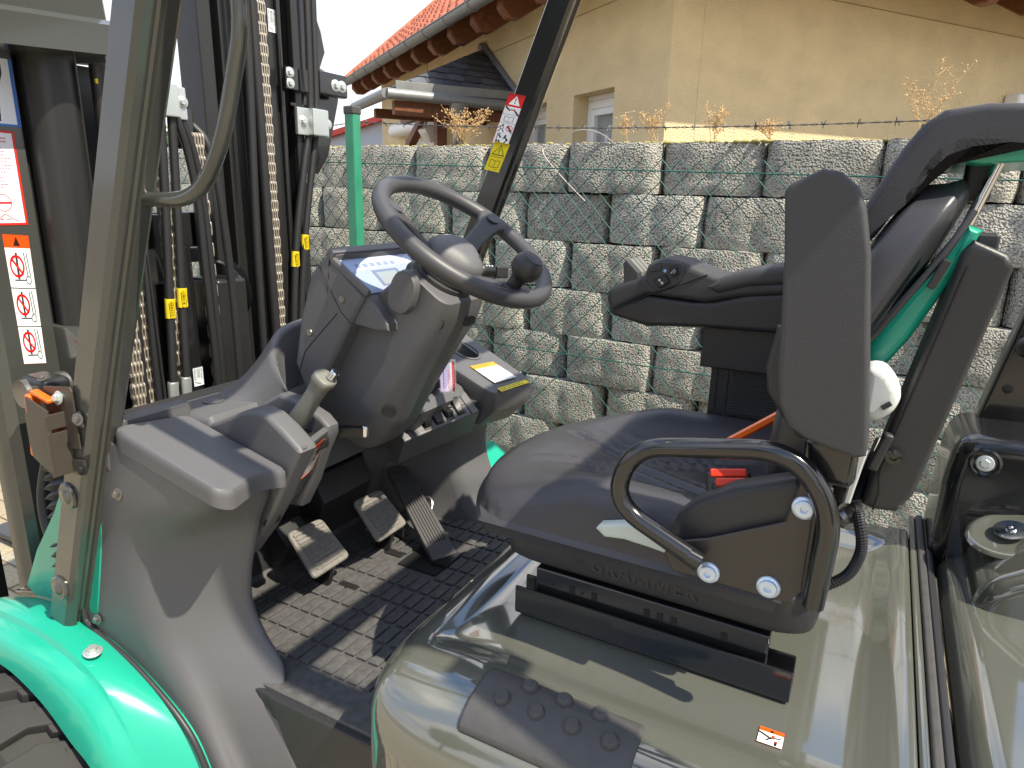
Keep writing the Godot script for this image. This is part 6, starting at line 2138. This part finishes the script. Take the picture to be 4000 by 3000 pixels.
func make_armrest_right() -> void:
	var a := group_part("control_armrest", truck)
	var lowr := p2([-0.475, 1.335, -0.468, 1.318, -0.395, 1.303, -0.375, 1.306, -0.28, 1.313, -0.12, 1.318, 0.0, 1.33, 0.0, 1.40, -0.15, 1.392, -0.21, 1.385, -0.27, 1.366, -0.31, 1.362, -0.395, 1.366, -0.43, 1.352])
	put("underside", prism(lowr, -0.315, -0.205, 0.010, 3), M.black_plastic, a, 40)
	# upper shell: nose, hollow, then the arm pad
	var upr := p2([-0.482, 1.352, -0.478, 1.372, -0.445, 1.391, -0.408, 1.404, -0.402, 1.424, -0.388, 1.435, -0.366, 1.441, -0.335, 1.436, -0.30, 1.424, -0.272, 1.415, -0.24, 1.412, -0.20, 1.410, 0.0, 1.425, 0.0, 1.395, -0.15, 1.388, -0.22, 1.378, -0.285, 1.362, -0.40, 1.367, -0.47, 1.325])
	put("shell", prism(upr, -0.312, -0.200, 0.012, 4), M.pad, a, 45)
	put("arm_pad", prism(p2([-0.29, 1.392, -0.262, 1.412, -0.22, 1.428, -0.16, 1.440, -0.08, 1.447, 0.02, 1.447, 0.02, 1.41, -0.15, 1.405, -0.21, 1.396, -0.262, 1.378]), -0.308, -0.196, 0.013, 4), M.pad, a, 50)
	put("nose_stripe", tube(smooth_path(pv([-0.474, 1.325, -0.1985, -0.40, 1.365, -0.198, -0.34, 1.39, -0.198, -0.285, 1.415, -0.2005]), 5), 0.0012, 5), M.dark, a)
	# key field
	put("key_field", prism(p2([-0.402, 1.418, -0.385, 1.432, -0.335, 1.434, -0.325, 1.42, -0.335, 1.395, -0.375, 1.374, -0.40, 1.392]), -0.202, -0.1975, 0.0015, 1, 0.008, 3), M.pad, a, 40)
	put("key", prism(p2([-0.387, 1.398, -0.363, 1.410, -0.352, 1.396, -0.372, 1.382]), -0.1975, -0.190, 0.003, 2, 0.004, 3), M.switch_black, a)
	put("key", prism(p2([-0.358, 1.424, -0.343, 1.427, -0.338, 1.412, -0.350, 1.407]), -0.1975, -0.191, 0.0025, 2, 0.003, 3), M.switch_black, a)
	put("key", prism(p2([-0.397, 1.412, -0.388, 1.426, -0.372, 1.428, -0.374, 1.416]), -0.1975, -0.195, 0.001, 1, 0.003, 3), M.pad, a)
	put("led", lathe(p2([0.0035, 0, 0.003, 0.0012, 0, 0.0016]), 12).moved(up_to(V(-0.365, 1.4165, -0.1972), Vector3.BACK)), mat(0.3, 0.5, 0.8, 0.2), a)
	var ar := MB.new()
	ar.add(rbox(Vector3(0.012, 0.0014, 0.0006), 0.0002, 1).moved(Transform3D(Basis(Vector3.BACK, -0.75), V(-0.3695, 1.3965, -0.1896))))
	for k in [-1, 1]:
		for e in [-1, 1]:
			ar.add(rbox(Vector3(0.004, 0.0013, 0.0006), 0.0002, 1).moved(Transform3D(Basis(Vector3.BACK, -0.75), V(-0.3695, 1.3965, -0.1896)) * Transform3D(Basis(Vector3.BACK, e * k * -0.6), V(k * 0.0046, e * 0.0012, 0))))
	put("key_print", ar, M.print_white, a)
	put("key_print", tube(pv([-0.352, 1.413, -0.1905, -0.346, 1.421, -0.1905, -0.343, 1.419, -0.1905, -0.347, 1.414, -0.1905]), 0.0006, 4), M.print_white, a)
	# fingertip levers
	for k in 4:
		var z := -0.213 - k * 0.024
		put("fingertip", prism(p2([-0.448, 1.385, -0.452, 1.425, -0.446, 1.432, -0.420, 1.408, -0.418, 1.385]), z - 0.0095, z + 0.0095, 0.002, 2), M.pad if k == 0 else M.lever, a)
	# stand with its louvred side
	put("stand", rbox(Vector3(0.30, 0.085, 0.03), 0.004, 2, V(-0.14, 1.275, -0.245)), M.black_plastic, a)
	put("stand", rbox(Vector3(0.28, 0.20, 0.03), 0.004, 2, V(-0.13, 1.15, -0.262)), M.black_plastic, a)
	var gl := MB.new()
	for k in 15:
		gl.add(rbox(Vector3(0.085, 0.0022, 0.004), 0.0006, 1, V(-0.185, 1.236 - k * 0.0058, -0.2462)))
	put("louvre", gl, M.black_plastic, a, 20)
	for k in 5:
		put("louvre_frame", rbox(Vector3([0.002, 0.002, 0.03, 0.03, 0.03][k], [0.095, 0.095, 0.002, 0.002, 0.002][k], 0.004), 0.0006, 1, V([-0.257, -0.236, -0.247, -0.247, -0.247][k], [1.195, 1.195, 1.24, 1.215, 1.175][k], -0.2462)), M.black_plastic, a)
	put("stand_foot", rbox(Vector3(0.16, 0.05, 0.06), 0.012, 3, V(-0.16, 1.12, -0.235)), M.black_paint, a)

func make_key() -> void:   # the key ring hanging in the ignition, with its clear fob
	var o := V(-0.842, 1.178, -0.098)
	var k := thing("key_fob", "clear plastic key fob with red and white card hanging in front of the switch panel", "key fob", V(-0.80, 1.13, -0.10))
	var ring := PackedVector3Array()
	for i in 25:
		var a := TAU * i / 24
		ring.push_back(V(-0.806 + cos(a) * 0.014, 1.236 + sin(a) * 0.018, -0.108 - cos(a) * 0.006))
	put("ring", tube(ring, 0.0009, 6), M.chrome, k)
	put("key", rbox(Vector3(0.03, 0.014, 0.003), 0.002, 2, V(-0.825, 1.25, -0.112)), M.steel, k)
	put("link", rbox(Vector3(0.006, 0.014, 0.004), 0.0018, 2, V(-0.798, 1.21, -0.102)), M.glass, k)
	var fx := Basis(Vector3.UP, 0.5) * Basis(Vector3.BACK, 0.03)
	var ft := Transform3D(fx, V(-0.797, 1.166, -0.10))
	put("case", rbox(Vector3(0.037, 0.075, 0.006), 0.0025, 2).moved(ft), M.glass, k)
	var r := RandomNumberGenerator.new()
	r.seed = 51
	var cp := Paper.new(60, 100, Color(0.72, 0.72, 0.9))
	cp.rect(50, 0, 10, 100, Color(0.78, 0.08, 0.1)).rect(41, 0, 9, 100, Color(0.88, 0.87, 0.9)).poly([50, 30, 50, 100, 20, 100], Color(0.88, 0.86, 0.94))
	for q in [[12, 16, 72, 4, Color(0.62, 0.2, 0.35)], [33, 26, 60, 2, Color(0.72, 0.3, 0.4)], [39, 40, 50, 2, Color(0.75, 0.35, 0.45)], [54, 10, 80, 2, Color(0.9, 0.75, 0.75)]]:
		var y := q[1] as int
		while y < q[1] + q[2]:
			var l := r.randi_range(3, 9)
			cp.rect(q[0], y, q[3], l, q[4])
			y += l + 2
	sticker("card", cp, ft * V(-0.0155, 0.033, 0.0034), ft * V(0.0155, 0.033, 0.0034), ft * V(-0.0155, -0.033, 0.0034), ft * V(0.0155, -0.033, 0.0034), k)

func _ready() -> void:
	rng.seed = 7
	make_view()
	make_materials()
	make_ground()
	make_wall()
	make_fence()
	make_house()
	make_truck()
	make_far()
	make_weeds()
